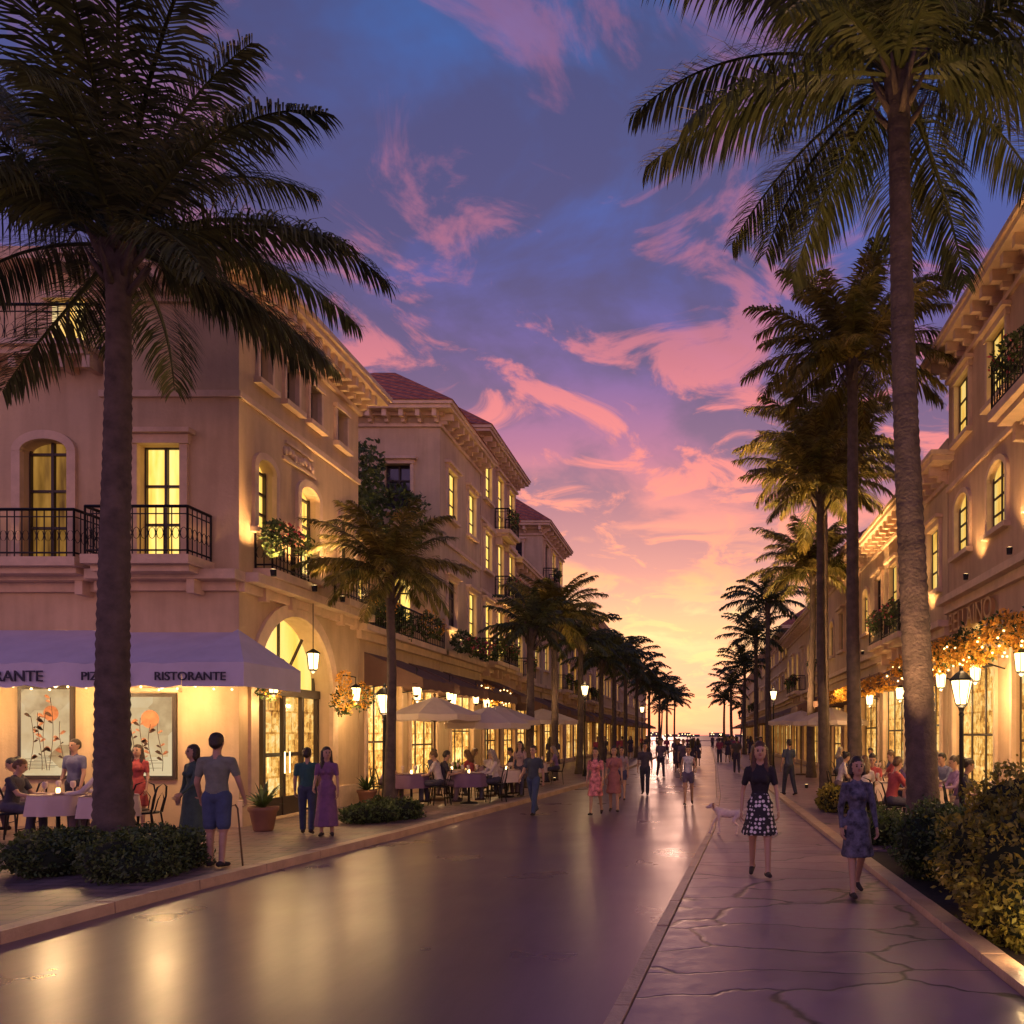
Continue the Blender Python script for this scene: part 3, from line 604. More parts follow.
def poster(F, a0, a1, b0, b1):
    F.box(B.g('window_frames'), a0-.07, a1+.07, b0-.07, b1+.07, 0, .05); F.box(B.g('posters'), a0, a1, b0, b1, .051, .056)
    F.box(B.g('stone_trim'), a0-.15, a1+.15, b1+.09, b1+.16, 0, .12)
    r = random.Random(a0); w = a1-a0; h = b1-b0; ik = B.g('ink'); wash = B.g('wash')
    for k in range(5):
        cx = a0+w*(.2+.15*k)+r.uniform(-.04,.04); top = b0+h*r.uniform(.6,.92); ph = r.uniform(0,6)
        ik.tube([F.p(cx+.05*math.sin(ph+t*4)*w, b0+h*.06+(top-b0-h*.06)*t, .06) for t in np.linspace(0,1,12)], .006, 4)
        for q in range(7):
            t = r.uniform(.2,1); sgn = r.choice([-1,1]); x0 = cx+.05*math.sin(ph+t*4)*w; z0 = b0+h*.06+(top-b0-h*.06)*t; L = r.uniform(.06,.16)
            P = [(x0+sgn*L*s*.95, z0+L*(.9*s-.5*s*s)) for s in (0,.33,.66,1)]; th = L*.22
            if P[-1][0] < a0+.03 or P[-1][0] > a1-.03: continue
            (wash if q % 3 else ik).add([F.p(P[0][0],P[0][1],.0605)]+[F.p(x,z+th,.0605) for x,z in P[1:3]]+[F.p(P[3][0],P[3][1],.0605)]+[F.p(x,z-th,.0605) for x,z in P[1:3][::-1]], [(0,1,2,3,4,5)])
    c = [F.p(a0+w*.62+w*.16*math.cos(t), b0+h*.72+w*.16*math.sin(t), .0595) for t in np.linspace(0,6.28,17)[:-1]]; wash.add(c, [tuple(range(16))])
    for q in range(10):
        z = b0+h*(.08+.016*q); x = a0+w*r.uniform(.08,.3); ik.tube([F.p(x,z,.06), F.p(x+w*r.uniform(.2,.6),z+.004,.06)], .0035, 4)
poster(F1, aX(-12.6), aX(-11.7), 1.05, 2.65); poster(F1, aX(-14.5), aX(-13.6), 1.05, 2.65); poster(F2, .25, 1.3, 1.05, 2.5)
lantern(B, (-11.2, 13.9, 2.85), 95, .22); lantern(B, (-9.35, 13.9, 2.85), 95, .2, 1.1); lantern(B, (-13.6, 13.9, 2.85), 90, .22)
lantern(B, (-8.05, 15.1, 2.75), 30, .2); lantern(B, (-8.05, 18.7, 2.75), 40, .2)
lantern(B, (-8.15, 16.85, 3.35), 55, 1.0, 1.1)  # extra lantern added to brighten the arched entrance
for y in (15.1, 18.7): B.g('railings').tube([(-8.5,y,3.15),(-8.3,y,3.2),(-8.05,y,3.15)], .015, 5)
leaf_add(B.g('garland'), [(-8.2,15.3,2.75,.15,.3,.25),(-8.25,18.55,3.1,.12,.3,.2),(-8.2,18.4,2.6,.2,.35,.3),(-8.2,19.4,2.75,.2,.4,.3)], 1300, .07, seed=9)
leaf_add(B.g('leaves'), [(-8.2,18.4,2.55,.22,.38,.32),(-8.2,19.4,2.7,.22,.42,.32),(-8.2,4.95+10.2,2.7,.16,.3,.28)], 700, .08, seed=10)
B.done()

# ------------------------------------------------------------------ other left buildings
b = gen_building('hotel_building', -1, -8.5, 19.95, 26.1, 7.6, 6, M['stB'], 3, 'flat', 4.5, setback=2.2, near=True)
lantern(b, (-7.6, 21.5, 2.9), 90, .5); lantern(b, (-7.6, 24.6, 2.9), 90, .5); lantern(b, (-7.2, 20.3, 2.95), 0, .4, .9); lantern(b, (-7.2, 23.0, 2.95), 0, .4, .9); lantern(b, (-7.2, 25.7, 2.95), 0, .4, .9)
leaf_add(b.g('leaves'), [(-9.6,21,8.6,.9,1.2,.9),(-10.3,23.5,9.3,1.0,1.5,1.2),(-9.4,25,8.6,.8,.9,.9),(-8.9,22.5,5.2,.4,1.4,.5)], 5500, .16, seed=11)
leaf_add(b.g('leaves'), [(-8.25,20.6,5.15,.3,.7,.35),(-8.25,24.4,5.1,.3,.9,.4),(-8.35,22.4,4.9,.25,.8,.45)], 1800, .1, seed=12)
leaf_add(b.g('garland'), [(-8.1,20.6,5.25,.3,.7,.3),(-8.1,24.4,5.2,.3,.9,.35)], 220, .09, seed=13)
b.done()
b = gen_building('townhouse_building', -1, -8.5, 26.15, 30.9, 12.2, 5.5, M['stD'], 5, 'hip', 4.5, near=True)
lantern(b, (-7.6, 28.5, 2.9), 90, .5)
for k in range(3):
    leaf_add(b.g('leaves'), [(-7.9,26.6+k*1.6,4.9,.35,.7,.35)], 450, .12, seed=20+k)
leaf_add(b.g('flowers'), [(-7.7,28,4.9,.3,1.6,.25)], 160, .1, seed=29)
leaf_add(b.g('garland'), [(-7.5,27+k*.9,3.2+.15*math.sin(k*2),.3,.45,.22) for k in range(5)], 1100, .11, seed=30)
bulbs(b, [(-7.3+.2*math.sin(k*3.1), 26.6+k*.11, 3.2+.25*math.sin(k*1.7)) for k in range(38)], .025)
b.done()
gen_building('townhouse_building', -1, -8.5, 31.0, 36.9, 13.3, 5.5, M['stC'], 8, 'hip', 4.6, near=True).done()
gen_building('apartment_building', -1, -8.6, 37.0, 43.0, 9.6, 6, M['stB'], 12, 'flat', 4.4).done()
gen_building('apartment_building', -1, -8.5, 43.1, 49.5, 12.9, 6, M['stD'], 15, 'hip', 4.4).done()
gen_building('shop_building', -1, -8.4, 49.6, 62, 9.4, 6, M['stC'], 18, 'hip', 4.2).done()
gen_building('shop_building', -1, -8.2, 62.1, 80, 10.5, 6, M['stA'], 22, 'flat', 4.2).done()
gen_building('shop_building', -1, -8.0, 80.1, 118, 9.0, 6, M['stB'], 25, 'hip', 4.2).done()
# right side
b = gen_building('boutique_building', 1, 6.0, 8.6, 19.3, 10.6, 6, M['stC'], 31, 'flat', 5.0, near=True, lit=1.0, awn=False)
for y in (11.0, 13.2, 15.4, 17.6): lantern(b, (5.3, y, 3.0), 100, .6)
F = b.F
awning(b, F, .5, 10.4, 4.0, 3.45, 1.1, 'awning_cream', .18)
leaf_add(b.g('garland'), [(4.85, y, 3.35+.12*math.sin(y*2.1), .28, .55, .25) for y in np.arange(9.5, 19.4, .8)], 7500, .085, seed=33)
leaf_add(b.g('leaves'), [(4.95, y, 3.45+.1*math.sin(y*3), .28, .6, .25) for y in np.arange(9.5, 19.4, .9)], 3500, .10, seed=34)
bulbs(b, [(4.75+.15*math.sin(y*7), y, 3.25+.2*math.sin(y*4.3)) for y in np.arange(9.5, 19.4, .13)], .02)
t = text(b, 'BELLAINO', (5.9, 18.9, 4.2), .62, R(-90), M['textG'], .04)
b.done()
b = gen_building('hotel_building', 1, 6.0, 19.4, 29.9, 8.2, 6, M['stD'], 37, 'flat', 4.5, near=True)
lantern(b, (5.3, 21.2, 2.9), 90, .6); lantern(b, (5.3, 25, 2.9), 90, .6)
bulbs(b, [(4.7+.2*math.sin(y*5), y, 3.15+.12*math.sin(y*3)) for y in np.arange(19.6, 29.5, .22)], .025)
leaf_add(b.g('garland'), [(4.6, y, 3.1, .3, .5, .2) for y in np.arange(20, 29, 1.1)], 3000, .1, seed=43)
b.done()
gen_building('apartment_building', 1, 6.0, 30.0, 40, 8.6, 6, M['stC'], 41, 'hip', 4.4).done()
gen_building('shop_building', 1, 6.0, 40.1, 55, 8.0, 6, M['stA'], 44, 'flat', 4.2).done()
gen_building('shop_building', 1, 6.1, 55.1, 80, 9.0, 6, M['stB'], 47, 'hip', 4.2).done()
gen_building('shop_building', 1, 6.3, 80.1, 118, 8.5, 6, M['stD'], 50, 'flat', 4.2).done()
mb = MB()
for k in range(30):
    x = -30+k*2.0; mb.lathe((x,133.6,-.02), [(.14,0),(.14,.1),(.08,.15),(.12,.4),(.07,.7),(.12,.8)], 8)
mb.box(-31,30,133.45,133.75,.781,.93); mb.obj('sea_wall_balustrade', M['trim'])
mb = MB(); ml = MB()
for k in range(46):
    x = -420+k*17+random.uniform(-6,6); h = random.uniform(2,5.5); mb.box(x, x+random.uniform(12,18), 900, 915, -.3, h)
    for q in range(3): xx = x+random.uniform(0,8); zz = random.uniform(1,h-.5); ml.box(xx, xx+.9, 899.5, 899.7, zz, zz+.9)
e = empty('distant_shoreline_town'); mb.obj('buildings', M['dark'], e); ml.obj('lights', M['tiny'], e)

# ------------------------------------------------------------------ palms
def crown_mesh(name, nf, L, nl, seed, lw=.05, ll=.62, droop=1.0, matk='frond'):
    r = np.random.default_rng(seed); V = []; Fc = []; off = 0
    for i in range(nf):
        q = i/(nf-1)
        az = i*2.39996+r.normal()*.15
        th0 = R(84-96*q**1.05+r.normal()*6); Lf = L*(.78+.22*math.sin(math.pi*min(1, .2+q*.9)))*r.uniform(.88, 1.08)
        ns = 22; ts = np.linspace(0, 1, ns)
        bend = R(r.uniform(55, 88))*droop*(1-.42*q)
        pitch = th0-bend*ts**1.25
        pitch = np.maximum(pitch, R(-86))
        azs = az+r.normal()*.25*ts
        d = np.stack([np.cos(pitch)*np.cos(azs), np.cos(pitch)*np.sin(azs), np.sin(pitch)], 1)
        P = np.concatenate([[[0,0,0]], np.cumsum(d[:-1]*(Lf/(ns-1)), 0)])+np.array([math.cos(az)*.1, math.sin(az)*.1, 0])
        side = np.stack([-np.sin(azs), np.cos(azs), np.zeros(ns)], 1); up = np.cross(side, d)*-1
        rad = (.035*(1-ts)**.7+.005)[:,None]
        ring = np.stack([P+side*rad, P+up*rad, P-side*rad, P-up*rad*.6], 1).reshape(-1,3)
        V.append(ring)
        for a in range(ns-1):
            for k in range(4): Fc.append((off+a*4+k, off+a*4+(k+1)%4, off+a*4+4+(k+1)%4, off+a*4+4+k))
        off += ns*4
        tl = np.linspace(.13, .995, nl)
        for sgn in (-1, 1):
            t = np.clip(tl+r.normal(size=nl)*.004, 0, 1)
            idx = t*(ns-1); i0 = np.minimum(idx.astype(int), ns-2); fr = (idx-i0)[:,None]
            p = P[i0]*(1-fr)+P[i0+1]*fr; dd = d[i0]; sd = side[i0]*sgn; uu = up[i0]
            ln = (ll*np.sin(np.pi*(.14+.80*t))**.65*r.uniform(.85, 1.1, nl))[:,None]
            fw = (.35+.75*t)[:,None]
            dr = dd*fw+sd*.95+uu*(-.05+.25*r.normal(size=nl)[:,None])
            dr /= np.linalg.norm(dr, axis=1)[:,None]
            g = np.array([0,0,-1.0]); sag = r.uniform(.35, .8, nl)[:,None]
            d2 = dr+g*sag; d2 /= np.linalg.norm(d2, axis=1)[:,None]
            d3 = dr+g*sag*2.1; d3 /= np.linalg.norm(d3, axis=1)[:,None]
            p1 = p+dr*ln*.35; p2 = p1+d2*ln*.35; p3 = p2+d3*ln*.32
            wv = np.cross(dr, uu); wv /= np.linalg.norm(wv, axis=1)[:,None]+1e-6; wv = wv*.8+uu*.5*sgn
            w = lw*(.6+.5*r.random(nl))[:,None]
            q8 = np.stack([p-wv*w*.25, p+wv*w*.25, p1-wv*w*.5, p1+wv*w*.5, p2-wv*w*.36, p2+wv*w*.36, p3], 1).reshape(-1,3)
            V.append(q8)
            for a in range(nl):
                o = off+a*7; Fc += [(o,o+1,o+3,o+2),(o+2,o+3,o+5,o+4),(o+4,o+5,o+6)]
            off += nl*7
    V = np.concatenate(V); me = bpy.data.meshes.new(name); me.from_pydata(V.tolist(), [], Fc); me.materials.append(M[matk]); me.update()
    return me
CB1 = crown_mesh('palm_crown_big', 36, 3.95, 112, 1, .042, .80)
CB2 = crown_mesh('palm_crown_big_b', 38, 3.95, 112, 5, .042, .82)
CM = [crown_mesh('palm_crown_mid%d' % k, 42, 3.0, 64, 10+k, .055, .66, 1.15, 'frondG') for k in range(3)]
CS = [crown_mesh('palm_crown_small%d' % k, 26, 3.0, 26, 20+k, .11, .65, 1.1, 'frond') for k in range(2)]
def palm(x, y, xt, yt, h, rb, rt, crown, s=1, rot=0, z0=GZ-.03, hi=False):
    e = empty('palm_tree', (x, y, 0)); mb = MB(); n = int(h/(.07 if hi else .16)); pts = []; rd = []
    for i in range(n+1):
        t = i/n; k = t*t*(3-2*t)*.6+t*.4
        pts.append(((xt-x)*k+.10*math.sin(t*3.1+x)*(1-t)*t*2, (yt-y)*k, z0+(h-z0)*t))
        rr = rb+(rt-rb)*min(1, t*1.15)+.35*rb*math.exp(-t*h/.45)
        if t*h > h-.7: rr *= 1+.45*((t*h-(h-.7))/.7)
        rd.append(rr*(1+(.035 if i % 2 else -.03)+random.uniform(-.015, .015)))
    mb.tube(pts, rd, 14 if hi else 8); mb.obj('trunk', M['trunk'], e, True)
    c = put('fronds', crown, e, (xt-x, yt-y, h-.05), rot, s)
    b = MB()
    for k in range(14 if hi else 8):
        a = k*2.4; zz = h-.75+.05*k*(1 if hi else 1.6); p = Vector((xt-x, yt-y, zz)); o = Vector((math.cos(a), math.sin(a), 0))
        b.tube([p+o*rt*.9, p+o*(rt*1.6+.04)+Vector((0,0,.2)), p+o*(rt*2.0+.1)+Vector((0,0,.42))], [.05,.04,.015], 5)
    b.obj('frond_boots', M['trunk'], e, True)
    return e
palm(-8.2, 11.2, -8.15, 11.2, 8.7, .235, .15, CB1, 1.0, .4, hi=True)
palm(3.22, 11.5, 2.85, 11.5, 11.3, .235, .15, CB2, 1.12, 1.0, hi=True)
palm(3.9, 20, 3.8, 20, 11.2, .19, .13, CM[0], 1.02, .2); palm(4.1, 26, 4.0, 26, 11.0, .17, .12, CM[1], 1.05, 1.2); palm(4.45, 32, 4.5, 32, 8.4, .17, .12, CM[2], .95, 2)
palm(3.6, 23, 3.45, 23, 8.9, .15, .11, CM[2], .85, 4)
palm(3.9, 45, 3.8, 45, 9.2, .18, .13, CS[0], 1.0, 0); palm(4.0, 56, 3.9, 56, 8.6, .18, .13, CS[1], 1.0, 1); palm(3.9, 70, 3.9, 70, 7.9, .18, .13, CS[0], 1.05, 2)
palm(3.4, 85, 3.3, 85, 7.2, .18, .13, CS[1], 1.0, 3); palm(3.2, 105, 3.2, 105, 6.5, .18, .13, CS[0], 1.0, 3)
palm(-6.6, 17, -6.6, 17, 5.3, .12, .09, CM[1], .62, .7); palm(-5.5, 30, -5.45, 30, 6.2, .15, .11, CM[2], .78, 1.7)
for (x, y, h, s) in [(-5.3,35,6.0,.75),(-5.0,40,5.6,.75),(-5.0,46,6.3,.85),(-4.9,52,6.6,.9),(-4.8,60,6.4,.95),(-4.5,70,6.2,1),(-4.2,82,6.4,1),(-4.0,96,6.5,1.05),(-3.6,112,6.8,1.1),(-5.6,26,5.3,.6)]:
    palm(x, y, x+.1, y, h, .15, .11, CS[random.randint(0,1)], s, random.uniform(0,6))
def palm_light(x, y, h, power):
    B_ = Bld('palm_fill_spot', M['iron']); uplight(B_, (x, y, GZ+.15), power, (x+.3 if x > 0 else x-.1, y+.9, h), 50); B_.done()  # ground spots added to turn the palm crowns golden
palm_light(3.2, 18.8, 11, 13000); palm_light(3.3, 24.8, 11, 13000); palm_light(3.6, 30.8, 8.4, 6500); palm_light(-6.2, 16.2, 5.3, 700); palm_light(-5.2, 28.6, 6.2, 1100); palm_light(2.75, 10.4, 11, 2800); palm_light(-7.4, 10.9, 8.7, 550)
for (x, y, h) in [(-6.5,131,6.2),(6.6,131,6.5)]:
    palm(x, y, x+.3, y, h, .16, .12, CS[random.randint(0,1)], .9, random.uniform(0,6), 0)

# ------------------------------------------------------------------ hedges / shrubs
def lumps(x0, x1, y0, y1, z, rz, n, r, seed):
    q = random.Random(seed); return [(q.uniform(x0,x1), q.uniform(y0,y1), z+q.uniform(-.05,.06), r*q.uniform(.8,1.2), r*q.uniform(.8,1.2), rz*q.uniform(.85,1.15)) for _ in range(n)]
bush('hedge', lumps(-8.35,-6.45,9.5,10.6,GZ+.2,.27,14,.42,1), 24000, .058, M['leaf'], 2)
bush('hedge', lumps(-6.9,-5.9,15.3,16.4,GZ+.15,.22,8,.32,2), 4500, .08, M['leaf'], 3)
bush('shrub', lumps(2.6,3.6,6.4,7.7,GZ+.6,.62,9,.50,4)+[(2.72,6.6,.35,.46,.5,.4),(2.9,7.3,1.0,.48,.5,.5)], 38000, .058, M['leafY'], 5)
B_ = Bld('shrub_fill_light', M['iron']); lantern(B_, (2.42,5.75,.5), 18, .02, .8); B_.g('railings').tube([(2.42,5.75,.05),(2.42,5.75,.4)], .03, 8); B_.done()  # bollard lamp outside the frame, added to brighten the shrub
bush('shrub', lumps(2.6,3.2,8.4,9.9,GZ+.35,.46,7,.38,6), 14000, .058, M['leaf'], 6)
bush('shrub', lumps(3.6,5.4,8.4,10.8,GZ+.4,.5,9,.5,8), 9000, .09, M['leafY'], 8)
bush('shrub', lumps(2.6,3.3,12.0,13.2,GZ+.2,.3,5,.3,9), 2500, .08, M['leaf'], 9)
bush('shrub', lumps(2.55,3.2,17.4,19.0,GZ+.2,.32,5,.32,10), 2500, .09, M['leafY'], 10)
def pot(x, y, s=1):
    e = empty('potted_plant', (x, y, GZ)); p = MB(); p.lathe((0,0,0), [(.13*s,0),(.15*s,.03*s),(.2*s,.3*s),(.23*s,.34*s),(.23*s,.39*s),(.19*s,.39*s),(.18*s,.34*s)], 18); p.obj('pot', M['pot'], e, True)
    l = MB(); r = random.Random(x)
    for k in range(34):
        a = r.uniform(0,6.28); el = r.uniform(.5,1.4); L = r.uniform(.4,.75)*s; w = .03*s
        P = [Vector((math.cos(a)*math.cos(el)*L*t, math.sin(a)*math.cos(el)*L*t, .36*s+L*math.sin(el)*t-.35*L*t*t)) for t in (0,.33,.66,1)]
        sd = Vector((-math.sin(a), math.cos(a), 0)); wd = (.5*w, w, .8*w, .05*w)
        l.add([p_+sd*q for p_, q in zip(P, wd)]+[p_-sd*q for p_, q in zip(P, wd)], [(0,1,5,4),(1,2,6,5),(2,3,7,6)])
    l.obj('leaves', M['leaf'], e)
pot(-7.75, 14.2, 1.1); pot(-7.95, 19.1, 1.0); pot(-7.9, 26.0, 1.2); pot(4.9, 19.4, 1.1); pot(5.2, 14.1, 1)

# ------------------------------------------------------------------ street furniture
def street_lamp(x, y, h, power, s=1.0, z=GZ):
    e = empty('street_lamp', (x, y, z)); g = MB()
    g.lathe((0,0,0), [(.13*s,0),(.13*s,.08),(.09*s,.12),(.1*s,.2),(.06*s,.32),(.045*s,.5),(.035*s,h-.45),(.05*s,h-.42),(.035*s,h-.38),(.06*s,h-.3),(.1*s,h-.27),(.1*s,h-.25)], 12)
    g.lathe((0,0,h), [(.21*s,.14*s),(.2*s,.17*s),(.1*s,.27*s),(.035*s,.31*s),(.03*s,.36*s),(.001,.4*s)], 6)
    for k in range(6):
        a = k*math.pi/3; g.tube([(.1*s*math.cos(a),.1*s*math.sin(a),h-.25),(.19*s*math.cos(a),.19*s*math.sin(a),h+.145*s)], .009*s, 4)
    g.obj('post', M['iron'], e, False)
    b = MB(); b.lathe((0,0,h), [(.085*s,-.245),(.1*s,-.22),(.175*s,.13*s),(.15*s,.138*s)], 6); b.obj('glass', M['bulb'], e)
    if power:
        plight(e, (0,0,h+.55*s), power*.3); plight(e, (0,0,h-.45), power*.7)
street_lamp(-7.1, 18, 2.45, 60, 1.05); street_lamp(4.25, 13, 2.45, 70, .95)
for x, y, p in [(-4.75,33,60),(-4.2,58,0),(3.4,37,60)]:
    street_lamp(x, y, 3.0 if y < 30 else 3.6, p, .85)
def umbrella(x, y, h=2.5, r=1.25, z=GZ):
    e = empty('patio_umbrella', (x, y, z)); p = MB(); p.lathe((0,0,0), [(.25,0),(.25,.06),(.03,.08),(.025,h+.05),(.04,h+.1),(.001,h+.16)], 12)
    c = MB(); n = 8
    for k in range(n):
        a0, a1 = 2*math.pi*k/n, 2*math.pi*(k+1)/n; am = (a0+a1)/2
        q = [(math.cos(a)*rr, math.sin(a)*rr, zz) for a, rr, zz in [(a0,.02,h+.04),(a0,r*.5,h-.17),(am,r*.47,h-.2),(a1,r*.5,h-.17),(a0,r,h-.42),(am,r*.93,h-.44),(a1,r,h-.42),(a0,r,h-.56),(am,r*.93,h-.6),(a1,r,h-.56)]]
        c.add(q, [(0,1,2),(0,2,3),(1,4,5,2),(2,5,6,3),(4,7,8,5),(5,8,9,6)])
        p.tube([(0,0,h-.6), (math.cos(a0)*r*.7, math.sin(a0)*r*.7, h-.28)], .01, 4)
    p.obj('pole', M['wood'], e); c.obj('canopy', M['umb'], e)
umbrella(-6.9, 20.8, 2.65, 1.2); umbrella(-5.9, 22.2, 2.45, 1.2); umbrella(-6.4, 25.5, 2.6, 1.3); umbrella(-6.2, 31.5, 2.7, 1.4); umbrella(4.5, 27.5, 2.6, 1.3); umbrella(4.3, 34, 2.7, 1.4)

def chair_mesh():
    g = MB()
    g.lathe((0,0,0), [(.001,.435),(.2,.435),(.21,.45),(.2,.465),(.001,.468)], 16)
    for sx, sy in ((-1,-1),(1,-1),(-1,1),(1,1)): g.tube([(.16*sx,.16*sy,.44),(.2*sx,.21*sy,0)], .013, 6)
    g.tube([(-.18,-.17,.44),(-.2,-.22,.7),(-.15,-.25,.86),(0,-.27,.92),(.15,-.25,.86),(.2,-.22,.7),(.18,-.17,.44)], .014, 6)
    g.tube([(-.1,-.18,.45),(-.1,-.235,.66),(0,-.255,.78),(.1,-.235,.66),(.1,-.18,.45)], .009, 5)
    g.tube([(-.19,-.2,.2),(.19,-.2,.2)], .008, 5); g.tube([(-.19,.2,.2),(.19,.2,.2)], .008, 5)
    me = bpy.data.meshes.new('cafe_chair'); me.from_pydata(g.v, [], g.f); me.materials.append(M['iron']); me.update(); return me
CH = chair_mesh()
def chair(x, y, rot, z=GZ): return put('cafe_chair', CH, None, (x, y, z), rot)
def table(x, y, cloth=None, z=GZ, items=True):
    e = empty('cafe_table', (x, y, z)); g = MB()
    g.lathe((0,0,0), [(.22,0),(.22,.025),(.04,.05),(.03,.1),(.03,.68),(.1,.71)], 14); g.obj('pedestal', M['iron'], e, True)
    t = MB(); t.lathe((0,0,0), [(.05,.712),(.37,.715),(.38,.73),(.37,.745),(.001,.748)], 24); t.obj('top', M['wood'], e)
    if cloth:
        c = MB(); n = 32; vs = [(0,0,.755)]
        for rr, zz, am in ((.385,.754,0),(.395,.72,.01),(.42,.42,.035)):
            for k in range(n): a = 2*math.pi*k/n; q = rr+am*math.sin(k*math.pi/2); vs.append((q*math.cos(a), q*math.sin(a), zz))
        fs = [(0,1+k,1+(k+1)%n) for k in range(n)]
        for j in range(2):
            for k in range(n): a = 1+j*n+k; b_ = 1+j*n+(k+1)%n; fs.append((a,b_,b_+n,a+n))
        c.add(vs, fs); c.obj('tablecloth', cloth, e, True)
    if items:
        i = MB()
        for k in range(3):
            a = k*2.2+x; cx, cy = .2*math.cos(a), .2*math.sin(a)
            i.lathe((cx,cy,.757), [(.03,0),(.006,.01),(.006,.08),(.035,.11),(.04,.16),(.032,.2)], 10)
            i.lathe((.25*math.cos(a+1),.25*math.sin(a+1),.757), [(.06,0),(.1,.015),(.095,.018),(.001,.01)], 14)
        i.obj('glasses_and_plates', M['cloth'], e, True)
        b = MB(); b.lathe((0,0,.757), [(.025,0),(.03,.05),(.025,.09)], 8); b.obj('candle', M['bulb'], e)

# ------------------------------------------------------------------ figures
_matc = {}
def fab(col, kind='fabric'):
    k = (tuple(round(c,3) for c in col), kind)
    if k in _matc: return _matc[k]
    if kind == 'dots':
        m, nt, out = new_mat('polka_dot_fabric'); tc = nd(nt, 'ShaderNodeTexCoord')
        v = nd(nt, 'ShaderNodeTexVoronoi', i_Scale=20.0, i_Randomness=.35); nt.links.new(tc.outputs['Object'], v.inputs['Vector'])
        rp = ramp(nt, [(.36, (.7,.62,.6)), (.42, (.02,.016,.02))]); nt.links.new(v.outputs['Distance'], rp.inputs[0])
        p = nd(nt, 'ShaderNodeBsdfPrincipled', i_Roughness=.85); nt.links.new(rp.outputs[0], p.inputs['Base Color']); nt.links.new(p.outputs[0], out.inputs[0])
    elif kind == 'pattern':
        m = surf('patterned_fabric', col, .85, .5, 14, col2=tuple(min(1, c*3+.05) for c in col))
    elif kind == 'skin': m = surf('skin', col, .5, .06, 10)
    elif kind == 'hair': m = surf('hair', col, .45, .35, 30, .6, 60)
    else: m = surf('fabric', col, .88, .18, 9, .5, 25)
    _matc[k] = m; return m
def V3(*a): return np.array(a, float)
def cap_mesh(pr, seg=16):
    p0, p1, r0, r1, s, flat = pr['p0'], pr['p1'], pr['r0'], pr['r1'], pr['s'], pr['flat']
    ax = p1-p0; L = np.linalg.norm(ax); ax = ax/L if L > 1e-6 else V3(0,0,1)
    ref = V3(1,0,0) if abs(ax[0]) < .8 else V3(0,1,0); u = np.cross(ax, ref); u /= np.linalg.norm(u); v = np.cross(ax, u)
    st = []
    if flat: st = [(0,.001),(0,r0),(L,r1),(L,.001)]
    else:
        for k in range(5): a = math.pi/2*(k/5+.04); st.append((-r0*math.cos(a), r0*math.sin(a)))
        st += [(0,r0),(L,r1)]
        for k in range(4,-1,-1): a = math.pi/2*(k/5+.04); st.append((L+r1*math.cos(a), r1*math.sin(a)))
    vs = []
    for h, r in st:
        for k in range(seg): a = 2*math.pi*k/seg; vs.append(p0+ax*h+(u*math.cos(a)+v*math.sin(a))*r)
    vs = np.array(vs); c = (p0+p1)/2; vs = c+(vs-c)*s
    n = len(st); fs = [(i*seg+k, i*seg+(k+1)%seg, (i+1)*seg+(k+1)%seg, (i+1)*seg+k) for i in range(n-1) for k in range(seg)]
    fs += [tuple(range(seg))[::-1], tuple((n-1)*seg+k for k in range(seg))]
    return vs, fs
def cap_dist(pr, P):
    p0, p1, r0, r1, s, flat = pr['p0'], pr['p1'], pr['r0'], pr['r1'], pr['s'], pr['flat']
    c = (p0+p1)/2; Q = c+(P-c)/s; ax = p1-p0; L2 = max(1e-9, ax@ax); t = ((Q-p0)@ax)/L2; tc = np.clip(t, 0, 1)
    C = p0+tc[:,None]*ax; d = np.linalg.norm(Q-C, axis=1)-(r0+(r1-r0)*tc)
    if flat:
        ov = np.maximum(t-1, -t)*math.sqrt(L2); rad = np.linalg.norm(Q-(p0+t[:,None]*ax), axis=1)-(r0+(r1-r0)*tc); d = np.maximum(ov, rad)
    return d
IDT = (np.eye(3), np.zeros(3), np.zeros(3))
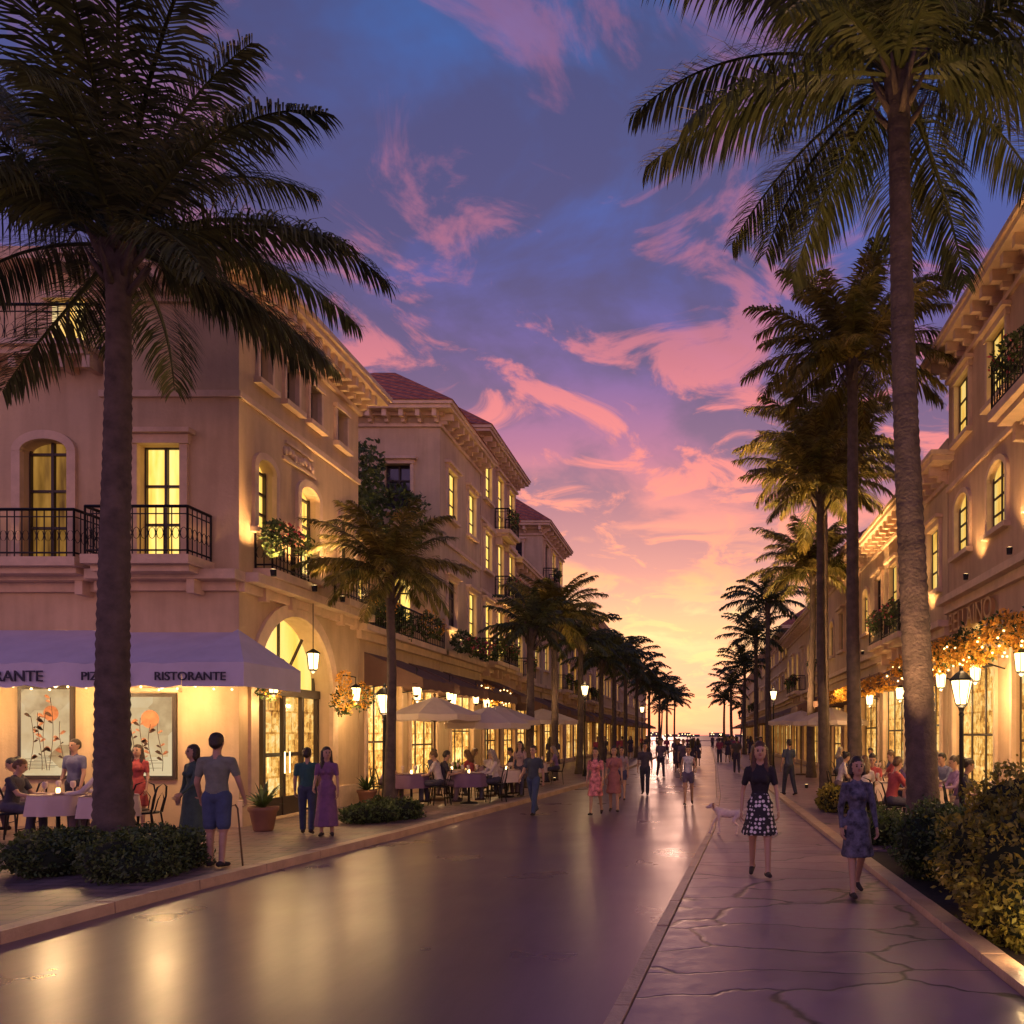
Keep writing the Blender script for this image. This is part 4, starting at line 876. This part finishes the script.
class Fig:  # T = (rotation, pivot_in, position_out)
    def __init__(s): s.pr = []; s.ex = []; s.T = IDT
    def add(s, m, p0, p1, r0, r1=None, sc3=(1,1,1), flat=False, T=None):
        s.pr.append(dict(m=m, p0=V3(*p0), p1=V3(*p1)+V3(0,0,1e-5), r0=r0, r1=r0 if r1 is None else r1, s=V3(*sc3), flat=flat, T=T or s.T))
    def extra(s, m, pts, rad, seg=6, T=None):
        g = MB(); g.tube([tuple(p) for p in pts], rad, seg); v = np.array(g.v); Rm, a, b = T or s.T; s.ex.append((m, (v-a)@Rm.T+b, g.f))
    def build(s, name, mats, vox, scale, zshift):
        V = []; Fc = []; o = 0
        for pr in s.pr:
            v, f = cap_mesh(pr); Rm, a, b = pr['T']; v = (v-a)@Rm.T+b; V.append(v); Fc += [tuple(i+o for i in q) for q in f]; o += len(v)
        V = np.concatenate(V); me = bpy.data.meshes.new('tmp'); me.from_pydata(V.tolist(), [], Fc); me.update()
        ob = bpy.data.objects.new('tmp', me); sc.collection.objects.link(ob)
        md = ob.modifiers.new('r', 'REMESH'); md.mode = 'VOXEL'; md.voxel_size = vox; md.adaptivity = 0
        ms = ob.modifiers.new('s', 'SMOOTH'); ms.factor = .5; ms.iterations = 2
        dg = bpy.context.evaluated_depsgraph_get(); ev = ob.evaluated_get(dg); m2 = ev.to_mesh()
        n = len(m2.vertices); co = np.empty(n*3); m2.vertices.foreach_get('co', co); co = co.reshape(-1,3)
        li = np.empty(len(m2.loops), int); m2.loops.foreach_get('vertex_index', li); li = li.reshape(-1,4); cen = co[li].mean(1)
        ev.to_mesh_clear(); bpy.data.objects.remove(ob); bpy.data.meshes.remove(me)
        best = np.full(len(cen), 1e9); mi = np.zeros(len(cen), int)
        for pr in s.pr:
            Rm, a, b = pr['T']; d = cap_dist(pr, (cen-b)@Rm+a)
            k = d < best; best[k] = d[k]; mi[k] = pr['m']
        vs = [co]; off = n; fl = li.tolist(); ml = mi.tolist()
        for m, v, f in s.ex:
            vs.append(v); fl += [tuple(i+off for i in q) for q in f]; ml += [m]*len(f); off += len(v)
        A = np.concatenate(vs); A[:,2] += zshift; A *= scale
        me = bpy.data.meshes.new(name); me.from_pydata(A.tolist(), [], fl)
        for m in mats: me.materials.append(m)
        me.polygons.foreach_set('material_index', ml); me.polygons.foreach_set('use_smooth', [True]*len(fl)); me.update()
        return me
def person(name, x, y, yaw, H=1.7, fem=False, top=(.1,.1,.12), bottom=(.05,.05,.08), skin=(.38,.22,.15), hair=(.03,.018,.012), hs='short', outfit='pants',
           sleeve='short', armL=(4,9,14), armR=(4,9,14), legL=(0,2), legR=(0,2), lean=0, seat=None, z=GZ, vox=.016, kb='fabric', kt='fabric', shoes=(.03,.02,.02), head=0, turn=0):
    F = Fig(); SK, TO, BO, SH, HA, EY, LI = range(7)
    topm = BO if outfit in ('dress', 'longdress') else TO
    hw = .085; mins = []
    for sx, (h, k) in ((-1, legL), (1, legR)):
        h, k = R(h), R(k); hip_ = V3(sx*hw, 0, .92); sp = .10 if seat else .02
        d1 = V3(sx*sp, math.sin(h), -math.cos(h)); d1 /= np.linalg.norm(d1); kn = hip_+d1*.42
        d2 = V3(0, math.sin(h-k), -math.cos(h-k)); an = kn+d2*.40
        p = 0 if seat else ((h-k)*.75 if h-k < 0 else (h-k)*.5)
        f = V3(sx*.12, math.cos(p), math.sin(p)); dn = V3(0, math.sin(p), -math.cos(p)) if p < 0 else V3(0, 0, -1)
        he = an-f*.05+dn*.045; to = an+f*.155+dn*.052
        pants = outfit == 'pants'; sh = outfit == 'shorts' or (seat and outfit != 'pants')
        fr = .0 if fem else .006
        if pants:
            F.add(BO, hip_, kn, .092+fr, .066+fr); F.add(BO, kn, an+V3(0,0,.01), .066+fr, .052+fr)
        else:
            F.add(SK, hip_, kn, .08+fr, .055+fr); F.add(SK, kn, an, .05, .035); F.add(SK, kn+d2*.07+V3(0,-.006,0), kn+d2*.2+V3(0,-.006,0), .047, .043)
            if sh: F.add(BO, hip_, hip_+d1*(.36 if not fem else .2), .098, .083)
        F.add(SH, he, to, .042, .03, (1,1,.9)); F.add(SK if not pants else BO, an, an+dn*.02, .038)
        mins += [he[2]-.04, to[2]-.03]
    lr = R(lean); Rm = np.array([[1,0,0],[0,math.cos(lr),math.sin(lr)],[0,-math.sin(lr),math.cos(lr)]]); piv = V3(0,0,.95); T = (Rm, piv, piv)
    F.add(BO, (-.07,-.01,.935), (.07,-.01,.935), .10 if not fem else .105, sc3=(1,.95,1))
    F.T = T; w = 0 if not fem else -.018
    F.add(topm, (0,0,1.0), (0,.0,1.12), .138+w, .125+w*1.5, (1.05,.75,1)); F.add(topm, (0,0,1.12), (0,.005,1.30), .125+w*1.5, .15+w, (1.08,.72,1))
    sw = .165 if not fem else .14
    F.add(topm, (-sw+.02,-.005,1.395), (sw-.02,-.005,1.395), .058 if not fem else .05); F.add(topm, (0,-.005,1.33), (0,-.005,1.42), .10+w, .07, (1.2,.75,1))
    if fem:
        for sx in (-1,1): F.add(topm, (sx*.06,.07,1.275), (sx*.06,.075,1.27), .055)
    if outfit in ('dress','skirt','longdress') and not seat:
        hem = {'dress':.52,'skirt':.56,'longdress':.2}[outfit]; hr = {'dress':.2,'skirt':.235,'longdress':.22}[outfit]
        F.T = IDT
        F.add(BO, (0,0,1.08), (0,0,.93), .12, .155, (1,.82,1), flat=True); F.add(BO, (0,0,.93), (0,0.01,hem), .155, hr, (1,.85,1), flat=True)
        for kk in range(7):
            a = kk*.9; F.add(BO, (.1*math.cos(a), .09*math.sin(a), .95), ((hr-.03)*math.cos(a), (hr-.03)*.85*math.sin(a)+.01, hem+.035), .03, .04)
        F.T = T
    F.add(SK, (0,-.008,1.43), (0,.012,1.55), .052 if not fem else .044, .05 if not fem else .042)
    tr = R(turn); nod = R(head)
    Rt = np.array([[math.cos(tr),-math.sin(tr),0],[math.sin(tr),math.cos(tr),0],[0,0,1]]); Rn = np.array([[1,0,0],[0,math.cos(nod),math.sin(nod)],[0,-math.sin(nod),math.cos(nod)]])
    pv = V3(0,0,1.53); Rh = Rm@Rt@Rn; HT = (Rh, pv, Rm@(pv-piv)+piv); F.T = HT
    F.add(SK, (0,.012,1.60), (0,.0,1.66), .072, .084, (.94,1.08,1)); F.add(SK, (0,.045,1.562), (0,.03,1.59), .045, .06)
    F.add(SK, (0,.095,1.635), (0,.107,1.612), .011, .016)
    for sx in (-1,1): F.add(SK, (sx*.078,.0,1.61), (sx*.08,-.004,1.635), .016, .02, (.6,1,1))
    F.add(HA, (0,-.018,1.672), (0,-.014,1.685), .09, .086, (.98,1.08,1))
    if hs == 'short': F.add(HA, (0,-.05,1.62), (0,-.035,1.66), .068, .075, (1.1,1,1))
    if hs == 'long':
        F.add(HA, (0,-.055,1.64), (0,-.075,1.40), .078, .075, (1.15,.75,1))
        for sx in (-1,1): F.add(HA, (sx*.07,-.02,1.66), (sx*.085,-.015,1.42), .038, .04); F.add(HA, (sx*.085,.01,1.46), (sx*.09,.03,1.34), .035, .025)
    if hs == 'bun': F.add(HA, (0,-.05,1.63), (0,-.04,1.66), .066, .07, (1.1,1,1)); F.add(HA, (0,-.12,1.70), (0,-.12,1.71), .042)
    if hs == 'bob':
        F.add(HA, (0,-.045,1.65), (0,-.05,1.53), .08, .075, (1.1,.85,1))
        for sx in (-1,1): F.add(HA, (sx*.075,-.01,1.65), (sx*.08,0,1.55), .032, .03)
    for sx in (-1,1):
        F.extra(EY, [(sx*.03,.083,1.64),(sx*.03,.092,1.64)], [.012,.008], 8); F.extra(HA, [(sx*.018,.093,1.662),(sx*.045,.083,1.662)], [.004,.004])
    F.extra(LI, [(-.02,.092,1.583),(0,.1,1.584),(.02,.092,1.583)], [.003,.008,.003])
    F.T = T
    for sx, (fl, ab, el) in ((-1, armL), (1, armR)):
        fl, ab, el = R(fl), R(ab), R(el); s0 = V3(sx*(sw+.015), -.005, 1.39)
        d1 = V3(sx*math.sin(ab), math.sin(fl)*math.cos(ab), -math.cos(fl)*math.cos(ab)); e = s0+d1*.285
        d2 = V3(sx*math.sin(ab)*.25, math.sin(fl+el), -math.cos(fl+el)); d2 /= np.linalg.norm(d2); wr = e+d2*.245; am = .0 if not fem else -.008
        F.add(SK, s0, e, .046+am, .038+am); F.add(SK, e, wr, .038+am, .026+am*.5)
        if sleeve in ('short','long'): F.add(topm, s0, s0+d1*(.17 if sleeve == 'short' else .285), .058+am, .052+am)
        if sleeve == 'long': F.add(topm, e, wr-d2*.01, .048+am, .034+am)
        kn = wr+d2*.085; F.add(SK, wr+d2*.02, kn-d2*.01, .03, .038, (.5,1,1))
        X = V3(1,0,0); sd = np.cross(X, d2); sd /= np.linalg.norm(sd); inn = V3(-sx,0,0)
        for i, (o, ln) in enumerate(((-.028,.058),(-.009,.07),(.01,.075),(.029,.068))):
            b = kn-d2*.012+sd*o*1.05
            p1 = b+d2*ln*.5+inn*.008; p2 = p1+d2*ln*.32+inn*.018; p3 = p2+d2*ln*.2+inn*.022
            F.extra(SK, [b, p1, p2, p3], [.0095,.0088,.0078,.0055])
        fwd = sd if sd[1] > 0 or abs(d2[1]) > .7 else -sd
        b = wr+d2*.03+fwd*.02; F.extra(SK, [b, b+fwd*.022+d2*.022+inn*.006, b+fwd*.03+d2*.048+inn*.014, b+fwd*.03+d2*.068+inn*.02], [.013,.011,.0095,.006])
    mats = [fab(skin,'skin'), fab(top,kt), fab(bottom,kb), fab(shoes), fab(hair,'hair'), fab((.01,.008,.008)), fab((.32,.1,.09))]
    s = H/1.765
    zs = -min(mins) if not seat else (seat/s+.105-.935)
    me = F.build(name, mats, vox, s, zs)
    return put(name, me, None, (x, y, z), R(yaw))

NV = .0125
person('woman', .72, 9.6, 178, 1.64, True, top=(.02,.016,.02), bottom=(.5,.5,.5), kb='dots', hair=(.07,.028,.015), hs='long', outfit='skirt', sleeve='short',
       armL=(6,12,18), armR=(-8,14,20), legL=(14,4), legR=(-10,14), vox=NV, skin=(.42,.24,.16))
person('woman', 1.66, 8.45, 186, 1.5, True, top=(.03,.03,.05), bottom=(.028,.026,.045), kb='pattern', hair=(.02,.012,.01), hs='bob', outfit='dress', sleeve='long',
       armL=(10,8,12), armR=(-10,8,25), legL=(-14,18), legR=(12,4), vox=NV)
person('man', -6.22, 10.3, 8, 1.74, False, top=(.16,.17,.13), bottom=(.05,.07,.13), hs='short', outfit='shorts', sleeve='short', armL=(5,14,25), armR=(8,16,20), legL=(4,4), legR=(-4,4), vox=NV)
person('woman', -7.55, 11.9, 150, 1.58, True, top=(.06,.10,.08), bottom=(.05,.08,.07), hs='bob', outfit='longdress', sleeve='long', vox=NV, armL=(20,10,30))
person('man', -6.75, 13.75, 20, 1.5, False, top=(.03,.09,.09), bottom=(.04,.05,.09), outfit='pants', vox=NV, legL=(10,4), legR=(-10,10), turn=-20)
person('woman', -6.3, 13.5, 200, 1.52, True, top=(.2,.07,.14), bottom=(.16,.07,.15), outfit='longdress', hair=(.02,.01,.01), hs='long', vox=NV, armR=(15,8,40), turn=20)
g = MB(); g.tube([(-5.92,10.36,GZ),(-5.97,10.33,GZ+.75),(-6.0,10.33,GZ+.8),(-6.06,10.33,GZ+.78)], .012, 6); g.obj('walking_cane', M['wood'])
person('man', -3.75, 18, 165, 1.6, top=(.04,.05,.07), bottom=(.04,.06,.12), z=0, legL=(16,6), legR=(-16,16), armL=(-15,9,15), armR=(18,9,25), vox=.018)
person('woman', -2.35, 18, 175, 1.55, True, top=(.35,.08,.06), bottom=(.26,.08,.08), kb='pattern', outfit='dress', hs='long', z=0, legL=(-14,16), legR=(14,5), vox=.018)
person('woman', -2.0, 18.6, 185, 1.56, True, top=(.3,.16,.14), bottom=(.28,.11,.11), outfit='dress', hs='bob', z=0, legL=(12,4), legR=(-10,12), vox=.018)
person('woman', -2.15, 22, 180, 1.5, True, top=(.25,.18,.2), bottom=(.05,.05,.1), outfit='shorts', hs='long', z=0, legL=(12,4), legR=(-12,14), vox=.02)
person('man', -1.65, 24, 180, 1.6, top=(.06,.05,.07), bottom=(.04,.04,.06), z=0, legL=(14,5), legR=(-14,14), vox=.02)
person('woman', -.3, 20.6, 178, 1.55, True, top=(.42,.40,.46), bottom=(.10,.08,.14), outfit='shorts', hs='bun', sleeve='none', z=0, legL=(-14,16), legR=(12,4), armL=(14,14,60), armR=(-8,12,20), vox=.018)
person('woman', -4.95, 22, 170, 1.55, True, top=(.3,.2,.2), bottom=(.06,.05,.08), outfit='pants', hs='long', vox=.02, legL=(10,4), legR=(-10,10))
person('man', 2.5, 22.5, 30, 1.6, top=(.05,.06,.1), bottom=(.03,.03,.05), vox=.02, legL=(12,4), legR=(-10,10))
person('woman', 1.75, 24, 180, 1.55, True, top=(.12,.1,.16), bottom=(.06,.05,.1), outfit='dress', vox=.02, hs='long')
person('man', 2.0, 28, 0, 1.65, top=(.2,.17,.16), bottom=(.04,.04,.06), vox=.022)
fars = []
for i in range(5):
    o = person('woman' if i % 2 else 'man', random.uniform(-3, 2), 34+i*4, random.choice([0, 180]), 1.65, bool(i % 2), top=(random.uniform(.03,.3), random.uniform(.03,.15), random.uniform(.04,.2)),
               bottom=(.05,.04,.07), outfit='dress' if i % 2 else 'pants', z=0, vox=.025, legL=(12,4), legR=(-12,12), hs='long' if i % 2 else 'short'); fars.append(o)
for i in range(40):
    src = random.choice(fars); yy = random.uniform(32, 120); xx = random.uniform(-2.6, 1.0)
    side = random.random()
    if side < .35: xx = random.uniform(-6.5, -4.2)
    elif side < .75: xx = random.uniform(1.6, 4.5)
    o = put('pedestrian', src.data, None, (xx, yy, 0 if -2.7 < xx < 1.1 else GZ), random.choice([0, math.pi])+random.uniform(-.4,.4))

F = Fig()
F.add(0, (0,.22,.50), (0,-.02,.47), .105, .088, (.85,1,1.1)); F.add(0, (0,-.02,.47), (0,-.25,.49), .085, .078, (.85,1,1)); F.add(0, (0,.26,.54), (0,.35,.61), .075, .06)
F.add(0, (0,.37,.645), (0,.41,.645), .068, .06, (.9,1,1)); F.add(0, (0,.43,.63), (0,.51,.61), .042, .03); F.add(1, (0,.535,.615), (0,.54,.615), .014)
for sx in (-1,1):
    F.add(1, (sx*.05,.36,.69), (sx*.08,.35,.60), .026, .018)
    a = .12 if sx > 0 else -.02
    F.add(0, (sx*.06,.22,.45), (sx*.06,.24+a,.27), .042, .026); F.add(0, (sx*.06,.24+a,.27), (sx*.06,.25+a*1.6,.06), .024, .018); F.add(0, (sx*.06,.25+a*1.6,.03), (sx*.06,.29+a*1.6,.025), .024, .02)
    b = .10 if sx < 0 else -.08
    F.add(0, (sx*.055,-.24,.46), (sx*.06,-.2+b,.31), .062, .04); F.add(0, (sx*.06,-.2+b,.31), (sx*.06,-.32+b,.2), .032, .022); F.add(0, (sx*.06,-.32+b,.2), (sx*.06,-.29+b,.05), .02, .017); F.add(0, (sx*.06,-.29+b,.03), (sx*.06,-.25+b,.025), .023, .02)
F.add(0, (0,-.3,.52), (0,-.45,.62), .024, .018); F.add(0, (0,-.45,.62), (0,-.52,.76), .018, .01)
for sx in (-1,1): F.extra(1, [(sx*.034,.45,.665),(sx*.038,.458,.666)], [.008,.006])
me = F.build('dog', [fab((.62,.48,.42)), fab((.25,.13,.1))], .012, .75, 0); put('dog', me, None, (.5, 13.7, GZ), R(80))

def seated(x, y, yaw, i, fem, top, vox=.016, z=GZ, H=1.65):
    return person('woman' if fem else 'man', x, y, yaw, H, fem, top=top, bottom=(.05,.045,.07) if i % 2 else (.12,.08,.09), outfit='pants', sleeve='long' if i % 3 == 0 else 'short', seat=.47, legL=(86,84), legR=(82,92),
                  armL=(38,8,55) if i % 2 else (48,10,40), armR=(45,6,45) if i % 2 else (30,8,80), lean=8+4*(i % 3), hs=('long' if i % 2 else 'bun') if fem else 'short', vox=vox, z=z, turn=(-15,10,20)[i % 3], head=8,
                  hair=[(.03,.018,.012),(.10,.05,.02),(.015,.01,.01),(.25,.2,.17)][i % 4])
def dining(x, y, rot, i, cols, cloth, vox=.018):
    table(x, y, cloth)
    for k, (dx, fem, col) in enumerate(cols):
        a = rot+k*math.pi
        px, py = x+math.cos(a)*.68, y+math.sin(a)*.68
        yaw = math.degrees(math.atan2(y-py, x-px))-90
        chair(px, py, R(yaw)); seated(px, py, yaw, i+k, fem, col, vox)
W = (.5,.42,.4); DK = (.04,.035,.05); RD = (.35,.06,.06); PU = (.2,.12,.25); TN = (.10,.10,.18); BL = (.06,.08,.16)
dining(-10.35, 12.9, R(10), 0, [(0,False,W),(0,False,DK)], M['cloth'], NV)
dining(-12.3, 13.6, R(20), 2, [(0,True,DK),(0,True,PU)], M['cloth'])
chair(-8.95, 12.9, R(100)); table(-9.3, 12.6, M['cloth']); chair(-9.4, 13.3, R(180))
person('woman', -9.95, 14.15, 190, 1.55, True, top=RD, bottom=(.3,.05,.05), outfit='dress', hs='long', vox=.016, armR=(20,10,50))
person('man', -11.1, 14.2, 170, 1.65, top=TN, bottom=DK, vox=.018)
dining(-7.0, 19.4, R(0), 1, [(0,False,W),(0,True,PU)], M['clothP'])
dining(-5.75, 19.9, R(30), 3, [(0,True,W),(0,False,DK)], M['clothP'])
dining(-6.7, 21.6, R(-20), 5, [(0,True,RD),(0,True,TN)], M['cloth'], .022)
dining(-5.3, 21.9, R(60), 2, [(0,False,BL),(0,False,W)], M['cloth'], .022)
dining(-6.3, 24.2, R(10), 4, [(0,False,DK),(0,True,W)], M['clothP'], .022)
dining(-5.6, 27.5, R(10), 7, [(0,True,PU),(0,True,RD)], M['cloth'], .022)
dining(4.0, 14.2, R(15), 0, [(0,True,PU),(0,False,RD)], M['cloth'])
dining(4.9, 12.9, R(-20), 3, [(0,True,W),(0,True,DK)], M['cloth'])
dining(4.6, 16.3, R(40), 6, [(0,False,TN),(0,True,PU)], M['clothP'])
dining(3.35, 15.9, R(70), 4, [(0,True,RD),(0,True,W)], M['cloth'])
dining(5.1, 18.0, R(100), 6, [(0,True,PU),(0,False,BL)], M['cloth'], .022)
dining(3.9, 18.6, R(0), 1, [(0,False,RD),(0,True,W)], M['cloth'], .022)
dining(4.7, 21.5, R(20), 5, [(0,True,TN),(0,True,RD)], M['cloth'], .022)
dining(4.9, 25, R(20), 2, [(0,False,BL),(0,True,TN)], M['cloth'], .024)

# ------------------------------------------------------------------ sky
wd = bpy.data.worlds.new('World'); sc.world = wd; wd.use_nodes = True; nt = wd.node_tree; nt.nodes.clear()
out = nd(nt, 'ShaderNodeOutputWorld'); bg = nd(nt, 'ShaderNodeBackground', i_Strength=1.0); lk = nt.links.new
tc = nd(nt, 'ShaderNodeTexCoord'); sp = nd(nt, 'ShaderNodeSeparateXYZ'); lk(tc.outputs['Generated'], sp.inputs[0])
def mth(op, a, b=None, c=None):
    n = nt.nodes.new('ShaderNodeMath'); n.operation = op
    for i, q in enumerate((a, b, c)):
        if q is None: continue
        if isinstance(q, (int, float)): n.inputs[i].default_value = q
        else: lk(q, n.inputs[i])
    return n.outputs[0]
X, Y, Z = sp.outputs
hl = mth('SQRT', mth('ADD', mth('MULTIPLY', X, X), mth('ADD', mth('MULTIPLY', Y, Y), .0001)))
cz = mth('DIVIDE', mth('ADD', mth('MULTIPLY', Y, .9986), mth('MULTIPLY', X, -.052)), hl)
wmr = nd(nt, 'ShaderNodeMapRange', interpolation_type='SMOOTHSTEP'); wmr.inputs['From Min'].default_value = .80; wmr.inputs['From Max'].default_value = .995; lk(cz, wmr.inputs['Value'])
warm = ramp(nt, [(0, (.30,.13,.30)), (.045, (.46,.19,.31)), (.09, (.90,.38,.29)), (.14, (1.0,.72,.34)), (.19, (1.0,.42,.19)), (.26, (.88,.25,.22)), (.33, (.45,.13,.27)), (.41, (.17,.085,.32)), (.5, (.065,.08,.35)), (.65, (.035,.11,.39)), (1, (.02,.05,.2))])
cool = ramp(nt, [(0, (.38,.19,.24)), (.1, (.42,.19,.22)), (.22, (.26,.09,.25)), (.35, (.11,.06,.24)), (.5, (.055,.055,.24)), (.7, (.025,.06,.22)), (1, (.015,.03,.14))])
lk(Z, warm.inputs[0]); lk(Z, cool.inputs[0])
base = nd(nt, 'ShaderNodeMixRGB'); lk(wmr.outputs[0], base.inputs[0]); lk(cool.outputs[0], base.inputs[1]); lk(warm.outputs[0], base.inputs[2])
zz = mth('ADD', mth('MAXIMUM', Z, 0), .16)
cv = nd(nt, 'ShaderNodeCombineXYZ'); lk(mth('DIVIDE', X, zz), cv.inputs[0]); lk(mth('DIVIDE', Y, zz), cv.inputs[1])
def noise(scale, det, rough, off, dist=0.0):
    mp = nd(nt, 'ShaderNodeMapping'); mp.inputs['Location'].default_value = off; lk(cv.outputs[0], mp.inputs[0])
    n = nd(nt, 'ShaderNodeTexNoise', noise_dimensions='2D', i_Scale=scale, i_Detail=det, i_Roughness=rough, i_Distortion=dist); lk(mp.outputs[0], n.inputs['Vector']); return n.outputs['Fac']
n1 = noise(1.9, 6.0, .55, (3.1, 1.7, 0), .3); m1 = ramp(nt, [(.36, 0), (.56, 1)], 'EASE'); lk(n1, m1.inputs[0])
dk = ramp(nt, [(0, (.40,.2,.32)), (.06, (.50,.2,.33)), (.13, (.85,.36,.24)), (.2, (.50,.17,.25)), (.3, (.17,.08,.2)), (.45, (.07,.045,.16)), (.7, (.05,.04,.14)), (1, (.02,.02,.07))]); lk(Z, dk.inputs[0])
c1 = nd(nt, 'ShaderNodeMixRGB'); lk(mth('MULTIPLY', m1.outputs[0], .85), c1.inputs[0]); lk(base.outputs[0], c1.inputs[1]); lk(dk.outputs[0], c1.inputs[2])
n2 = noise(4.2, 7.0, .6, (2.2, 7.4, 0), .5); m2 = ramp(nt, [(.50, 0), (.64, 1)], 'EASE'); lk(n2, m2.inputs[0])
band = ramp(nt, [(0, .1), (.08, .5), (.2, 1), (.38, .95), (.46, .6), (.55, .5), (.85, .1)]); lk(Z, band.inputs[0])
pk = ramp(nt, [(0, (.8,.35,.35)), (.12, (1.0,.62,.28)), (.2, (1.0,.33,.2)), (.32, (.92,.22,.21)), (.42, (.75,.18,.22)), (.55, (.55,.15,.25)), (1, (.3,.1,.25))]); lk(Z, pk.inputs[0])
az2 = nd(nt, 'ShaderNodeMapRange'); az2.inputs['From Min'].default_value = .6; az2.inputs['From Max'].default_value = .97; az2.inputs['To Min'].default_value = .15; lk(cz, az2.inputs['Value'])
c2 = nd(nt, 'ShaderNodeMixRGB'); lk(mth('MULTIPLY', mth('MULTIPLY', m2.outputs[0], band.outputs[0]), az2.outputs[0]), c2.inputs[0]); lk(c1.outputs[0], c2.inputs[1]); lk(pk.outputs[0], c2.inputs[2])
ns = nd(nt, 'ShaderNodeTexSky', sky_type='NISHITA', sun_disc=False, sun_elevation=R(1.5), sun_rotation=R(-3))
nsm = nd(nt, 'ShaderNodeMixRGB', blend_type='ADD', i_Fac=.05); lk(c2.outputs[0], nsm.inputs[1]); lk(ns.outputs[0], nsm.inputs[2])
bk = nd(nt, 'ShaderNodeMapRange'); bk.inputs['From Min'].default_value = .3; bk.inputs['From Max'].default_value = -.8; bk.inputs['To Min'].default_value = 1.0; bk.inputs['To Max'].default_value = 2.3; lk(cz, bk.inputs['Value'])  # unseen sky behind the camera boosted, added fill for the facades
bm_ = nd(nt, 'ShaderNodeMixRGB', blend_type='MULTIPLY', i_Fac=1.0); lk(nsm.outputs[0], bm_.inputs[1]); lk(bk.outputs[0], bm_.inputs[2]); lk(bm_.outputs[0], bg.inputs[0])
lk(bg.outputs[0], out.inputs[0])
sl = bpy.data.lights.new('sun', 'SUN'); sl.energy = .25; sl.angle = R(4); sl.color = (1, .55, .4)
so = bpy.data.objects.new('sun', sl); sc.collection.objects.link(so)
dv = Vector((.052, -1, -.10)).normalized(); so.rotation_euler = dv.to_track_quat('-Z', 'Y').to_euler()

# ------------------------------------------------------------------ camera
cd = bpy.data.cameras.new('camera'); co = bpy.data.objects.new('camera', cd); sc.collection.objects.link(co)
co.location = (0, 0, 1.8); co.rotation_euler = (R(90), 0, 0); cd.sensor_width = 36; cd.lens = 28.125
cd.shift_x = -.1836; cd.shift_y = .2178; cd.clip_end = 9000; cd.clip_start = .05
sc.camera = co
sc.view_settings.view_transform = 'Standard'; sc.view_settings.look = 'None'; sc.view_settings.exposure = 0
